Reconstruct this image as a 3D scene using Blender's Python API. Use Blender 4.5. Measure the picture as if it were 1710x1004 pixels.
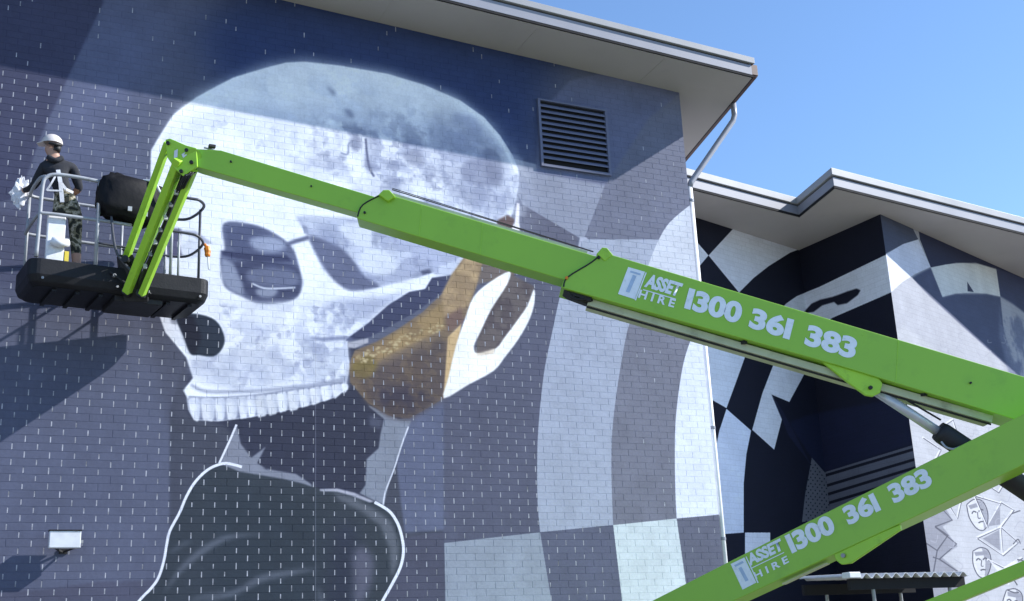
import bpy, math, random
import numpy as np
from mathutils import Vector, Matrix
random.seed(7); np.random.seed(7)
for o in list(bpy.data.objects): bpy.data.objects.remove(o)
scene = bpy.context.scene
COL = scene.collection

# ---------------------------------------------------------------- camera
F_PX, PX, PY, PW = 2050.0, 855.0, 502.0, 1710.0          # focal length and centre of the photograph in its pixels
up_c = np.array([527.0 - PX, -6350.0 - PY, F_PX]); up_c /= np.linalg.norm(up_c)
u_ = 5200.0 - PX
dx_c = np.array([u_, -(up_c[0]*u_ + up_c[2]*F_PX)/up_c[1], F_PX]); dx_c /= np.linalg.norm(dx_c)
dy_c = np.cross(dx_c, up_c)
if dy_c[2] < 0: dy_c = -dy_c
RC = np.stack([dx_c, dy_c, up_c], 1)                       # world -> camera (x right, y down, z forward)
CAM = np.array([0.0, -16.44, 1.6])
cam_data = bpy.data.cameras.new('camera'); cam = bpy.data.objects.new('camera', cam_data); COL.objects.link(cam)
m = Matrix.Identity(4)
for i in range(3):
    m[i][0] = RC[0, i]; m[i][1] = -RC[1, i]; m[i][2] = -RC[2, i]; m[i][3] = CAM[i]
cam.matrix_world = m
cam_data.sensor_width = 36; cam_data.lens = 36*F_PX/PW; cam_data.clip_end = 3000
scene.camera = cam

def ray(x, y): return RC.T @ np.array([x - PX, y - PY, F_PX])
def on_plane(x, y, p, n):
    d = ray(x, y); n = np.asarray(n, float); return CAM + d*(np.dot(np.asarray(p) - CAM, n)/np.dot(d, n))
def at_y(x, y, Y=0.0): return on_plane(x, y, (0, Y, 0), (0, 1, 0))
def at_z(x, y, Z): return on_plane(x, y, (0, 0, Z), (0, 0, 1))
def at_depth(x, y, d): return CAM + ray(x, y)*(d/F_PX)
def to_px(w):
    c = RC @ (np.asarray(w, float) - CAM); return PX + c[0]/c[2]*F_PX, PY + c[1]/c[2]*F_PX, c[2]
def unit(v): v = np.asarray(v, float); return v/np.linalg.norm(v)

# ---------------------------------------------------------------- light
OVER = 0.92                                                # eave overhang of the tall wall
eave_corner = at_y(1255, 131, -OVER)
SUN = unit(eave_corner - at_y(1018, 301))                  # its shadow on the wall gives the sun
world = bpy.data.worlds.new('World'); scene.world = world; world.use_nodes = True
wn = world.node_tree.nodes; wl = world.node_tree.links
sky = wn.new('ShaderNodeTexSky'); sky.sky_type = 'NISHITA'; sky.sun_disc = False
sky.sun_elevation = math.asin(SUN[2]); sky.sun_rotation = math.atan2(SUN[0], SUN[1])
sky.air_density = 1.0; sky.dust_density = 0.1; sky.ozone_density = 5.5
wn['Background'].inputs['Strength'].default_value = 0.125
wl.new(sky.outputs[0], wn['Background'].inputs[0])
sd = bpy.data.lights.new('sun', 'SUN'); sd.energy = 3.9; sd.angle = math.radians(0.5); sd.color = (1.0, 0.975, 0.945)
so = bpy.data.objects.new('sun', sd); COL.objects.link(so)
so.rotation_euler = Vector(SUN).to_track_quat('Z', 'Y').to_euler(); so.location = (20, -20, 30)
vs = scene.view_settings
vs.view_transform = 'Standard'; vs.look = 'None'; vs.gamma = 1; vs.exposure = 0.92; vs.use_curve_mapping = False

# ---------------------------------------------------------------- helpers: objects
def prop(o, label=None, cat=None, group=None, kind=None):
    for k, v in (('label', label), ('category', cat), ('group', group), ('kind', kind)):
        if v: o[k] = v
    return o
def empty(name, loc=(0, 0, 0)):
    o = bpy.data.objects.new(name, None); COL.objects.link(o); o.location = loc; o.empty_display_size = .2
    return o
ORIG = {}
def adopt(o, parent):
    if parent is not None:
        o.parent = parent
        o.matrix_parent_inverse = base_matrix(parent).inverted()
    return o
def base_matrix(o):
    mm = Matrix.LocRotScale(o.location, o.rotation_euler, o.scale)
    return mm
class MB:
    """collects polygons in world space and links them as one mesh"""
    def __init__(s): s.v = []; s.f = []; s.mi = []
    def add(s, vs, fs, mi=0):
        n = len(s.v); s.v += [tuple(map(float, p)) for p in vs]; s.f += [tuple(n + i for i in q) for q in fs]; s.mi += [mi]*len(fs); return s
    def frame_box(s, o, a, b, c, mi=0):
        """box from corner o along the three edge vectors a, b, c"""
        o, a, b, c = map(lambda q: np.asarray(q, float), (o, a, b, c))
        if np.dot(np.cross(a, b), c) < 0: a, b = b, a
        vs = [o, o+a, o+a+b, o+b, o+c, o+a+c, o+a+b+c, o+b+c]
        return s.add(vs, [(0, 3, 2, 1), (4, 5, 6, 7), (0, 1, 5, 4), (1, 2, 6, 5), (2, 3, 7, 6), (3, 0, 4, 7)], mi)
    def box(s, lo, hi, mi=0):
        lo, hi = np.array(lo, float), np.array(hi, float); d = hi - lo
        return s.frame_box(lo, (d[0], 0, 0), (0, d[1], 0), (0, 0, d[2]), mi)
    def prism(s, pts, vec, mi=0):
        """planar outline swept along vec"""
        pts = [np.asarray(p, float) for p in pts]; vec = np.asarray(vec, float); n = len(pts)
        nrm = sum(np.cross(pts[i] - pts[0], pts[(i+1) % n] - pts[0]) for i in range(n))
        if np.dot(nrm, vec) > 0: pts = pts[::-1]
        vs = pts + [p + vec for p in pts]
        fs = [tuple(range(n)), tuple(range(2*n - 1, n - 1, -1))] + [(i, i + n, (i+1) % n + n, (i+1) % n) for i in range(n)]
        return s.add(vs, fs, mi)
    def bar(s, p, q, w, h, side=None, mi=0):
        """rectangular bar from p to q; w across 'side', h the other way"""
        p, q = np.asarray(p, float), np.asarray(q, float); u = unit(q - p)
        side = np.array([0, 0, 1.0]) if side is None else np.asarray(side, float)
        a = unit(side - np.dot(side, u)*u); b = np.cross(u, a)
        return s.frame_box(p - a*w/2 - b*h/2, q - p, a*w, b*h, mi)
    def tube(s, pts, r, n=10, mi=0, cap=True):
        pts = [np.asarray(p, float) for p in pts]; k = len(pts); rr = r if hasattr(r, '__len__') else [r]*k
        t = [unit(pts[min(i+1, k-1)] - pts[max(i-1, 0)]) for i in range(k)]
        a = np.cross(t[0], [0, 0, 1.0])
        if np.linalg.norm(a) < 1e-3: a = np.cross(t[0], [1.0, 0, 0])
        a = unit(a); vs = []
        for i in range(k):
            a = unit(a - np.dot(a, t[i])*t[i]); b = np.cross(t[i], a)
            vs += [pts[i] + rr[i]*(math.cos(2*math.pi*j/n)*a + math.sin(2*math.pi*j/n)*b) for j in range(n)]
        fs = [(i*n + j, i*n + (j+1) % n, (i+1)*n + (j+1) % n, (i+1)*n + j) for i in range(k-1) for j in range(n)]
        if cap: fs += [tuple(range(n-1, -1, -1)), tuple((k-1)*n + j for j in range(n))]
        return s.add(vs, fs, mi)
    def build(s, name, mat, parent=None, smooth=False, bevel=0.0, kind=None):
        me = bpy.data.meshes.new(name); me.from_pydata(s.v, [], s.f)
        for mt in (mat if isinstance(mat, (list, tuple)) else [mat]): me.materials.append(mt)
        if any(s.mi): me.polygons.foreach_set('material_index', s.mi)
        if smooth: me.polygons.foreach_set('use_smooth', [True]*len(me.polygons))
        me.update()
        o = bpy.data.objects.new(name, me); COL.objects.link(o)
        if bevel:
            b = o.modifiers.new('bevel', 'BEVEL'); b.width = bevel; b.segments = 2; b.limit_method = 'ANGLE'
        if kind: o['kind'] = kind
        return adopt(o, parent)
def tubes_smooth(o, ang=40):
    me = o.data
    me.polygons.foreach_set('use_smooth', [len(p.vertices) == 4 for p in me.polygons]); return o
def catmull(pts, n=6, closed=False):
    P = [np.asarray(p, float) for p in pts]; k = len(P); out = []
    for i in range(k if closed else k - 1):
        if closed: a, b, c, d = P[(i-1) % k], P[i], P[(i+1) % k], P[(i+2) % k]
        else: a, b, c, d = P[max(i-1, 0)], P[i], P[i+1], P[min(i+2, k-1)]
        for j in range(n):
            t = j/n; out.append(.5*(2*b + (c-a)*t + (2*a-5*b+4*c-d)*t*t + (3*b-a-3*c+d)*t**3))
    if not closed: out.append(P[-1])
    return out

# ---------------------------------------------------------------- helpers: materials
def srgb(c):
    c = np.asarray(c, float)/255.0; return np.where(c <= .04045, c/12.92, ((c+.055)/1.055)**2.4)
def new_mat(name):
    mt = bpy.data.materials.new(name); mt.use_nodes = True
    return mt, mt.node_tree.nodes, mt.node_tree.links, mt.node_tree.nodes['Principled BSDF']
def plain(name, col, rough=.5, metal=0.0, var=.12, scale=6.0, bump=.0, bscale=60.0, dirt=None, spec=.5):
    """one colour with two octaves of uneven wear; dirt = (colour, amount) adds blotches"""
    mt, N, L, B = new_mat(name)
    tc = N.new('ShaderNodeTexCoord')
    no = N.new('ShaderNodeTexNoise'); no.inputs['Scale'].default_value = scale; no.inputs['Detail'].default_value = 6
    geo = N.new('ShaderNodeNewGeometry'); L.new(geo.outputs['Position'], no.inputs['Vector'])
    cr = N.new('ShaderNodeValToRGB'); cr.color_ramp.elements[0].position = .3; cr.color_ramp.elements[1].position = .72
    a = [min(1, x*(1-var)) for x in col]; b = [min(1, x*(1+var)) for x in col]
    cr.color_ramp.elements[0].color = (*a, 1); cr.color_ramp.elements[1].color = (*b, 1)
    L.new(no.outputs['Fac'], cr.inputs['Fac']); out = cr.outputs['Color']
    if dirt:
        n2 = N.new('ShaderNodeTexNoise'); n2.inputs['Scale'].default_value = dirt[2] if len(dirt) > 2 else 2.5; n2.inputs['Detail'].default_value = 9; n2.inputs['Roughness'].default_value = .7
        L.new(geo.outputs['Position'], n2.inputs['Vector'])
        r2 = N.new('ShaderNodeValToRGB'); r2.color_ramp.elements[0].position = .55; r2.color_ramp.elements[1].position = .75
        r2.color_ramp.elements[1].color = (dirt[1],)*3 + (1,)
        L.new(n2.outputs['Fac'], r2.inputs['Fac'])
        mx = N.new('ShaderNodeMixRGB'); mx.inputs['Color2'].default_value = (*dirt[0], 1)
        L.new(r2.outputs['Color'], mx.inputs['Fac']); L.new(out, mx.inputs['Color1']); out = mx.outputs['Color']
    L.new(out, B.inputs['Base Color'])
    rr = N.new('ShaderNodeMapRange'); rr.inputs['To Min'].default_value = max(0, rough-.08); rr.inputs['To Max'].default_value = min(1, rough+.1)
    L.new(no.outputs['Fac'], rr.inputs['Value']); L.new(rr.outputs[0], B.inputs['Roughness'])
    B.inputs['Metallic'].default_value = metal; B.inputs['Specular IOR Level'].default_value = spec
    if bump:
        n3 = N.new('ShaderNodeTexNoise'); n3.inputs['Scale'].default_value = bscale; n3.inputs['Detail'].default_value = 5
        L.new(geo.outputs['Position'], n3.inputs['Vector'])
        bp = N.new('ShaderNodeBump'); bp.inputs['Strength'].default_value = bump; bp.inputs['Distance'].default_value = .01
        L.new(n3.outputs['Fac'], bp.inputs['Height']); L.new(bp.outputs[0], B.inputs['Normal'])
    return mt

GREEN = (.29, .56, .045)
M = dict(
    green=plain('lift_green_paint', GREEN, .38, var=.05, scale=1.3, bump=.05, bscale=8, dirt=((.19, .4, .04), .6, 2.2)),
    green_jib=plain('jib_green_paint', (.36, .66, .04), .42, var=.07, scale=3, dirt=((.08, .2, .03), .5, 5.0)),
    white_print=plain('white_lettering', (.84, .9, .94), .5, var=.05, scale=18, dirt=((.4, .55, .45), .5, 14.0)),
    blue_print=plain('pale_blue_print', (.42, .55, .72), .5, var=.08, scale=18),
    black_rubber=plain('black_rubber', (.012, .012, .014), .6, var=.2, scale=9, bump=.2, bscale=30),
    tray=plain('black_moulded_tray', (.012, .0125, .016), .5, var=.25, scale=5, bump=.2, bscale=45, dirt=((.03, .03, .035), .4, 4.0), spec=.25),
    tarp=plain('black_tarpaulin', (.006, .006, .008), .6, var=.3, scale=7, bump=.6, bscale=9, spec=.2),
    rail=plain('grey_rail_paint', (.33, .35, .38), .45, var=.15, scale=8, dirt=((.15, .15, .16), .5, 7.0)),
    rail_dark=plain('dark_rail_tone', (.05, .055, .07), .45, var=.2, scale=8),  # darker tone: right-hand rail loops, thin rail, end post, hose
    chrome=plain('cylinder_rod', (.55, .56, .58), .32, metal=.3, var=.08, scale=10),
    white_plastic=plain('white_plastic', (.72, .74, .78), .5, var=.07, scale=9, dirt=((.4, .4, .42), .4, 6.0)),
    cream=plain('cream_hose_tray', (.5, .54, .36), .6, var=.12, scale=4, dirt=((.2, .2, .14), .7, 3.0)),  # yellow-green tint carries light reflected off the green boom
    steel=plain('worn_steel', (.3, .3, .31), .5, metal=.6, var=.2, scale=12),
    orange=plain('orange_plastic', (.75, .22, .01), .5, var=.15, scale=20),
    yellow=plain('yellow_label', (.7, .55, .05), .5, var=.1, scale=20),
    soffit=plain('soffit_board', (.42, .39, .375), .8, var=.05, scale=.8, dirt=((.36, .33, .315), .5, 1.2)),
    fascia=plain('grey_fascia', (.25, .26, .31), .45, var=.06, scale=1.5, dirt=((.24, .24, .27), .5, 2.0)),
    cap=plain('pale_roof_capping', (.33, .335, .35), .4, var=.06, scale=1.5, dirt=((.36, .36, .38), .5, 2.0)),
    gap=plain('dark_reveal', (.01, .01, .013), .9),
    gutter=plain('brown_gutter', (.1, .05, .04), .5, var=.2, scale=5, dirt=((.2, .1, .07), .6, 5.0)),
    pipe=plain('grey_downpipe', (.27, .28, .33), .4, var=.08, scale=5, dirt=((.22, .2, .22), .5, 6.0)),
    pipe_white=plain('white_downpipe', (.8, .8, .82), .45, var=.05, scale=5),
    roof=plain('metal_roof', (.4, .41, .43), .45, var=.06, scale=1),
    vent_dark=plain('vent_hollow', (.004, .004, .006), .95),
    mortar=plain('pale_mortar', (.33, .34, .39), .9, var=.6, scale=9, bump=.3, bscale=80),
    concrete=plain('pavement', (.2, .19, .165), .9, var=.15, scale=.6, bump=.2, bscale=30, dirt=((.07, .07, .06), .6, .5)),
    skin=plain('skin', (.42, .24, .17), .55, var=.08, scale=18),
    shirt=plain('dark_shirt', (.02, .022, .03), .9, var=.3, scale=14, bump=.5, bscale=22),
    boots=plain('dark_boots', (.05, .035, .03), .7, var=.2, scale=20),
    cap_cloth=plain('cream_helmet', (.62, .57, .55), .45, var=.06, scale=12),
    rag=plain('white_cloth', (.7, .71, .76), .9, var=.1, scale=14, bump=.4, bscale=30),
    zinc=plain('pale_corrugated_edge', (.62, .63, .66), .45, var=.1, scale=8),
)
def camo():
    mt, N, L, B = new_mat('camouflage_cloth')
    geo = N.new('ShaderNodeNewGeometry'); no = N.new('ShaderNodeTexNoise'); no.inputs['Scale'].default_value = 13; no.inputs['Detail'].default_value = 2
    L.new(geo.outputs['Position'], no.inputs['Vector'])
    cr = N.new('ShaderNodeValToRGB'); cr.color_ramp.interpolation = 'CONSTANT'
    e = cr.color_ramp.elements; e[0].color = (.02, .022, .016, 1); e[1].position = .45; e[1].color = (.16, .15, .1, 1)
    k = e.new(.54); k.color = (.38, .35, .28, 1); k = e.new(.63); k.color = (.06, .065, .04, 1)
    L.new(no.outputs['Fac'], cr.inputs['Fac']); L.new(cr.outputs[0], B.inputs['Base Color']); B.inputs['Roughness'].default_value = .9
    return mt
M['camo'] = camo()
# ---------------------------------------------------------------- painted walls: the murals are drawn here, stroke by stroke, in wall metres
def vnoise(h, w, cell, seed):
    r = np.random.RandomState(seed); gy, gx = int(h/cell) + 3, int(w/cell) + 3
    g = r.rand(gy, gx).astype(np.float32)
    y = np.arange(h)/cell; x = np.arange(w)/cell
    yi = y.astype(int); xi = x.astype(int); fy = (y - yi)[:, None]; fx = (x - xi)[None]
    fy = fy*fy*(3-2*fy); fx = fx*fx*(3-2*fx)
    a = g[yi][:, xi]; b = g[yi][:, xi+1]; c = g[yi+1][:, xi]; d = g[yi+1][:, xi+1]
    return ((a*(1-fx)+b*fx)*(1-fy) + (c*(1-fx)+d*fx)*fy).astype(np.float32)
def fbm(h, w, cell, seed, oct=4):
    o = np.zeros((h, w), np.float32); amp = 1.0; tot = 0
    for k in range(oct):
        o += amp*vnoise(h, w, max(cell, 1.5), seed + k); tot += amp; amp *= .55; cell *= .5
    return o/tot
def blur(a, r):
    r = int(round(r))
    if r < 1: return a
    for ax in (0, 1):
        for _ in range(2):
            p = np.pad(a, [(r+1, r) if i == ax else (0, 0) for i in (0, 1)], mode='edge')
            c = np.cumsum(p, axis=ax, dtype=np.float64)
            n = a.shape[ax]
            a = ((np.take(c, range(2*r+1, 2*r+1+n), ax) - np.take(c, range(0, n), ax))/(2*r+1)).astype(np.float32)
    return a
class Wall:
    """paint on one vertical plane: origin o, horizontal axis u, width w and height h in metres"""
    def __init__(s, name, o, u, w, h, res, base):
        s.name = name; s.o = np.asarray(o, float); s.u = unit(u); s.n = np.cross(s.u, [0, 0, 1.0]); s.w = w; s.h = h; s.res = res
        s.W, s.H = int(w*res), int(h*res); s.img = np.empty((s.H, s.W, 3), np.float32); s.img[:] = np.asarray(base, np.float32)
    def uv(s, pts):
        out = []
        for x, y in pts:
            q = on_plane(x, y, s.o, s.n) - s.o; out.append((np.dot(q, s.u)*s.res, q[2]*s.res))
        return np.array(out)
    def mask(s, uvp, soft=0.0):
        pad = int(soft*3) + 3
        x0 = max(int(uvp[:, 0].min()) - pad, 0); x1 = min(int(uvp[:, 0].max()) + pad + 1, s.W)
        y0 = max(int(uvp[:, 1].min()) - pad, 0); y1 = min(int(uvp[:, 1].max()) + pad + 1, s.H)
        if x1 <= x0 or y1 <= y0: return None
        X = (np.arange(x0*2, x1*2) + .5)/2; Y = ((np.arange(y0*2, y1*2) + .5)/2)[:, None]
        ins = np.zeros((len(Y), len(X)), bool); n = len(uvp)
        for i in range(n):
            (ax, ay), (bx, by) = uvp[i], uvp[(i+1) % n]
            if ay == by: continue
            ins ^= ((ay > Y) != (by > Y)) & (X[None] < (bx-ax)*(Y-ay)/(by-ay) + ax)
        mk = ins.reshape(y1-y0, 2, x1-x0, 2).mean((1, 3)).astype(np.float32)
        return (slice(y0, y1), slice(x0, x1)), blur(mk, soft)
    def fill(s, pts, col, soft=0.0, alpha=1.0, smooth=0, noise=None):
        """noise = (cell in m, seed, low, high): paint only where the noise is above"""
        if smooth: pts = catmull(pts, smooth, True)
        r = s.mask(s.uv(pts), soft*s.res)
        if r is None: return
        sl, mk = r; mk = mk*alpha
        if noise:
            c, seed, lo, hi = noise
            nf = fbm(s.H, s.W, c*s.res, seed)[sl]; mk = mk*np.clip((nf - lo)/(hi - lo), 0, 1)
        s.img[sl] = s.img[sl]*(1-mk[..., None]) + np.asarray(col, np.float32)*mk[..., None]
    def line(s, pts, wpx, col, soft=0.0, alpha=1.0, smooth=4, taper=False):
        if smooth and len(pts) > 2: pts = catmull(pts, smooth)
        pts = [np.asarray(p, float) for p in pts]; k = len(pts); L, Rr = [], []
        for i in range(k):
            t = unit(pts[min(i+1, k-1)] - pts[max(i-1, 0)]); nn = np.array([-t[1], t[0]])
            ww = wpx/2*(math.sin(math.pi*(i+.4)/(k-.2)) if taper else 1)
            L.append(pts[i] + nn*ww); Rr.append(pts[i] - nn*ww)
        s.fill(L + Rr[::-1], col, soft, alpha)
    def grain(s, amt=.035, seed=3):
        g = fbm(s.H, s.W, .35*s.res, seed, 5) - .5
        g2 = vnoise(s.H, s.W, 2.2, seed+9) - .5
        s.img *= (1 + amt*4*g + amt*g2)[..., None]
    def image(s):
        im = bpy.data.images.new(s.name, s.W, s.H, alpha=False); buf = np.ones((s.H, s.W, 4), np.float32)
        buf[..., :3] = np.clip(s.img/255.0, 0, 1); im.pixels.foreach_set(buf.ravel()); im.update(); im.pack(); return im
    def look(s, p):
        q = np.asarray(p) - s.o; x = int(np.dot(q, s.u)*s.res); y = int(q[2]*s.res)
        return s.img[min(max(y, 0), s.H-1), min(max(x, 0), s.W-1)]
    def material(s, name, brick=None, rough=.75, mul=1.0, bump=.25):
        mt, N, L, B = new_mat(name)
        geo = N.new('ShaderNodeNewGeometry')
        sub = N.new('ShaderNodeVectorMath'); sub.operation = 'SUBTRACT'; sub.inputs[1].default_value = s.o; L.new(geo.outputs['Position'], sub.inputs[0])
        def dot(v):
            d = N.new('ShaderNodeVectorMath'); d.operation = 'DOT_PRODUCT'; d.inputs[1].default_value = v; L.new(sub.outputs[0], d.inputs[0]); return d.outputs['Value']
        cu = dot(s.u/s.w); cv = dot((0, 0, 1/s.h))
        cb = N.new('ShaderNodeCombineXYZ'); L.new(cu, cb.inputs[0]); L.new(cv, cb.inputs[1])
        im = N.new('ShaderNodeTexImage'); im.image = s.image() if not hasattr(s, '_im') else s._im; s._im = im.image; im.extension = 'EXTEND'
        L.new(cb.outputs[0], im.inputs[0]); out = im.outputs['Color']
        # metres along the wall for relief
        mu = dot(s.u); mv = dot((0, 0, 1)); cm = N.new('ShaderNodeCombineXYZ'); L.new(mu, cm.inputs[0]); L.new(mv, cm.inputs[1])
        no = N.new('ShaderNodeTexNoise'); no.inputs['Scale'].default_value = 22; no.inputs['Detail'].default_value = 6; no.inputs['Roughness'].default_value = .65; L.new(cm.outputs[0], no.inputs['Vector'])
        mr = N.new('ShaderNodeMapRange'); mr.inputs['From Min'].default_value = .3; mr.inputs['From Max'].default_value = .7; mr.inputs['To Min'].default_value = .93*mul; mr.inputs['To Max'].default_value = 1.05*mul
        L.new(no.outputs['Fac'], mr.inputs['Value'])
        ml = N.new('ShaderNodeVectorMath'); ml.operation = 'SCALE'; L.new(out, ml.inputs[0]); L.new(mr.outputs[0], ml.inputs['Scale']); out = ml.outputs[0]
        hgt = no.outputs['Fac']
        if brick:                                            # far walls: the courses are relief in the material
            br = N.new('ShaderNodeTexBrick'); br.inputs['Scale'].default_value = 1.0; br.inputs['Brick Width'].default_value = .3; br.inputs['Row Height'].default_value = .1
            br.inputs['Mortar Size'].default_value = .006; br.inputs['Mortar Smooth'].default_value = .3; br.inputs['Color1'].default_value = (1, 1, 1, 1); br.inputs['Color2'].default_value = (.93, .93, .93, 1); br.inputs['Mortar'].default_value = (.8, .8, .8, 1)
            L.new(cm.outputs[0], br.inputs['Vector'])
            mm = N.new('ShaderNodeMixRGB'); mm.blend_type = 'MULTIPLY'; mm.inputs['Fac'].default_value = brick; L.new(out, mm.inputs['Color1']); L.new(br.outputs['Color'], mm.inputs['Color2']); out = mm.outputs[0]
            ad = N.new('ShaderNodeMath'); ad.operation = 'MULTIPLY_ADD'; L.new(br.outputs['Fac'], ad.inputs[0]); ad.inputs[1].default_value = -.6; L.new(hgt, ad.inputs[2]); hgt = ad.outputs[0]
        else:                                                # each brick takes the paint a little differently
            wv = N.new('ShaderNodeObjectInfo')
            sn = N.new('ShaderNodeVectorMath'); sn.operation = 'SNAP'; sn.inputs[1].default_value = (.15, .1, 1); L.new(cm.outputs[0], sn.inputs[0])
            wh = N.new('ShaderNodeTexWhiteNoise'); wh.noise_dimensions = '2D'; L.new(sn.outputs[0], wh.inputs['Vector'])
            m2 = N.new('ShaderNodeMapRange'); m2.inputs['To Min'].default_value = .955; m2.inputs['To Max'].default_value = 1.03; L.new(wh.outputs['Value'], m2.inputs['Value'])
            sc = N.new('ShaderNodeVectorMath'); sc.operation = 'SCALE'; L.new(out, sc.inputs[0]); L.new(m2.outputs[0], sc.inputs['Scale']); out = sc.outputs[0]
        L.new(out, B.inputs['Base Color']); B.inputs['Roughness'].default_value = rough; B.inputs['Specular IOR Level'].default_value = .25
        bp = N.new('ShaderNodeBump'); bp.inputs['Strength'].default_value = bump; bp.inputs['Distance'].default_value = .006
        L.new(hgt, bp.inputs['Height']); L.new(bp.outputs[0], B.inputs['Normal'])
        return mt
def Z(x0, y0, s, pts): return [(x0 + a/s, y0 + b/s) for a, b in pts]      # corners read off an enlarged view of the photograph
ZA = lambda *p: Z(250, 80, 2.509, p)
ZB = lambda *p: Z(250, 350, 2.631, p)
ZL = lambda *p: Z(0, 680, 3.098, p)
ZM = lambda *p: Z(400, 640, 2.758, p)
ZV = lambda *p: Z(700, 100, 2.869, p)
ZR = lambda *p: Z(1140, 260, 2.79, p)
ZS = lambda *p: Z(1140, 560, 2.261, p)
ZF = lambda *p: Z(1440, 340, 3.585, p)
ZD = lambda *p: Z(1090, 760, 2.758, p)

# the tall wall
SLATE = (86, 91, 113); BONE = (236, 239, 248)
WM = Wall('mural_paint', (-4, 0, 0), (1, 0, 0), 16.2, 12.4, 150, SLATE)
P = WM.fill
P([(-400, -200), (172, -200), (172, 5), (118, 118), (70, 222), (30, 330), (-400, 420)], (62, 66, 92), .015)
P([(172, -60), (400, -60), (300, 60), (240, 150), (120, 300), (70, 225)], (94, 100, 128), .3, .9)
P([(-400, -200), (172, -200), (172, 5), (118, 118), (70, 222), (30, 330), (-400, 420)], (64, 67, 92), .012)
P([(-400, 345), (40, 350), (60, 440), (30, 480), (-400, 500)], (70, 73, 98), .06, .6)  # cast shadow of painter and control box painted darker on the wall
P([(283, 690), (283, 1300), (742, 1300), (742, 660), (560, 560), (320, 560)], (66, 70, 86), .012)
P([(283, 500), (240, 500), (255, 600), (283, 700), (560, 700), (560, 500)], (72, 75, 92), .08, .7)
P(ZB((165, 640), (170, 900), (330, 950), (640, 1300), (1000, 1250), (1240, 900), (1230, 760), (870, 600)), (46, 50, 70), .03)
P([(-200, 990), (70, 985), (160, 972), (283, 968), (283, 1300), (-200, 1300)], (76, 78, 98), .01)
# navy field round the top of the skull, eave shade painted into it
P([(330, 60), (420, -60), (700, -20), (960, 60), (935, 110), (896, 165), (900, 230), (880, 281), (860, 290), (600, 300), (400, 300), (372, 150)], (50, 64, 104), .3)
# ground to the right of the figure
P([(690, 600), (742, 640), (742, 885), (676, 890), (660, 760)], (92, 98, 124), .012)
P([(660, 900), (742, 888), (742, 1300), (600, 1300)], (74, 76, 96), .01)
P([(742, 470), (960, 380), (921, 560), (902, 889), (742, 907)], (82, 85, 106), .01)
# upper right fields
P(ZV((440, 470), (900, 590), (790, 860), (760, 850), (500, 700), (470, 640)), (136, 141, 160), .006)
P(ZV((890, 600), (720, 100), (1250, 100), (1310, 640), (1290, 715), (1200, 780), (1140, 880), (1095, 990), (780, 950), (790, 860)), (104, 108, 128), .006)
P(ZV((640, 190), (715, 105), (880, 60), (1250, 160), (1100, 280), (890, 600), (560, 540), (575, 260)), (98, 104, 132), .02)
P(ZV((490, 690), (760, 850), (740, 920), (480, 830)), (88, 90, 110), .006)
P(ZV((770, 850), (800, 850), (850, 905), (760, 905)), (168, 172, 192), .006)
# curved chequer bands
c1 = catmull([(975, 400), (955, 440), (938, 484), (921, 560), (908, 626), (899, 715), (897, 781), (898, 843), (902, 889)], 5)
c2 = catmull([(1110, 400), (1080, 455), (1056, 528), (1046, 560), (1032, 640), (1023, 715), (1021, 772), (1022, 825), (1024, 877)], 5)
c3 = catmull([(1158, 338), (1118, 372), (1097, 407), (1082, 445), (1156, 560)][:4], 5)
c3b = catmull([(1185, 480), (1156, 560), (1140, 613), (1129, 693), (1127, 759), (1128, 825), (1130, 866)], 5)
P(c1 + c2[::-1], (158, 165, 184))
P(c2 + c3b[::-1], (112, 114, 130))
P(c3 + [(1180, 520), (1230, 520), (1200, 340)], (198, 202, 214))
P(c3b + [(1240, 862), (1230, 480)], (222, 226, 242))
P([(742, 907), (902, 889), (921, 1004), (940, 1200), (748, 1200)], (142, 150, 166))
P([(902, 889), (1024, 877), (1039, 1004), (1060, 1200), (940, 1200), (921, 1004)], (88, 92, 114))
P([(1024, 877), (1130, 866), (1147, 985), (1180, 1200), (1060, 1200), (1039, 1004)], (202, 212, 218))
P([(1130, 866), (1250, 855), (1290, 1200), (1180, 1200), (1147, 985)], (94, 97, 116))
# hooded figure
fig = [(366, 774), (355, 780), (339, 791), (323, 809), (310, 832), (300, 856), (284, 886), (279, 906), (274, 935), (265, 964), (252, 983), (225, 1010), (190, 1080), (190, 1250), (600, 1250)] + ZM((640, 1040), (660, 1004), (700, 930), (740, 850), (755, 780), (750, 720), (730, 650), (690, 590), (620, 550), (530, 515), (450, 490), (370, 488), (330, 470), (200, 430), (0, 400))
P(fig, (49, 57, 68), .004)
P(ZM((-100, 480), (120, 500), (330, 520), (420, 700), (330, 1100), (-150, 1100)), (42, 52, 64), .15, .8)
P(ZM((440, 640), (520, 640), (560, 800), (520, 1100), (380, 1100)), (40, 46, 66), .12, .8)
for p, w, a in ((ZL((850, 960), (920, 860), (1000, 780), (1100, 710), (1200, 670), (1360, 655)), 11, .8), (ZL((870, 760), (930, 720), (990, 690)), 7, .5),
                (ZM((-160, 1010), (0, 955), (100, 900), (250, 870), (360, 855)), 12, .75), (ZL((980, 1000), (1100, 975), (1230, 965)), 12, .5),
                (ZM((360, 940), (380, 1010), (380, 1080)), 14, .5)):
    WM.line(p, w, (96, 102, 116), .03, a, taper=True)
P(ZM((520, 800), (545, 758), (580, 760), (615, 810), (610, 900), (570, 1010), (530, 1010), (525, 900)), (98, 98, 118), .05, .8, 4)
P(ZM((430, 500), (530, 530), (640, 590), (700, 640), (735, 740), (730, 830), (700, 900), (690, 760), (650, 660), (560, 590), (460, 540)), (104, 108, 120), .03, .75)
P(ZM((370, 488), (450, 485), (530, 505), (620, 545), (600, 550), (520, 520), (450, 500), (370, 497)), (168, 168, 184), .006)
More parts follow.
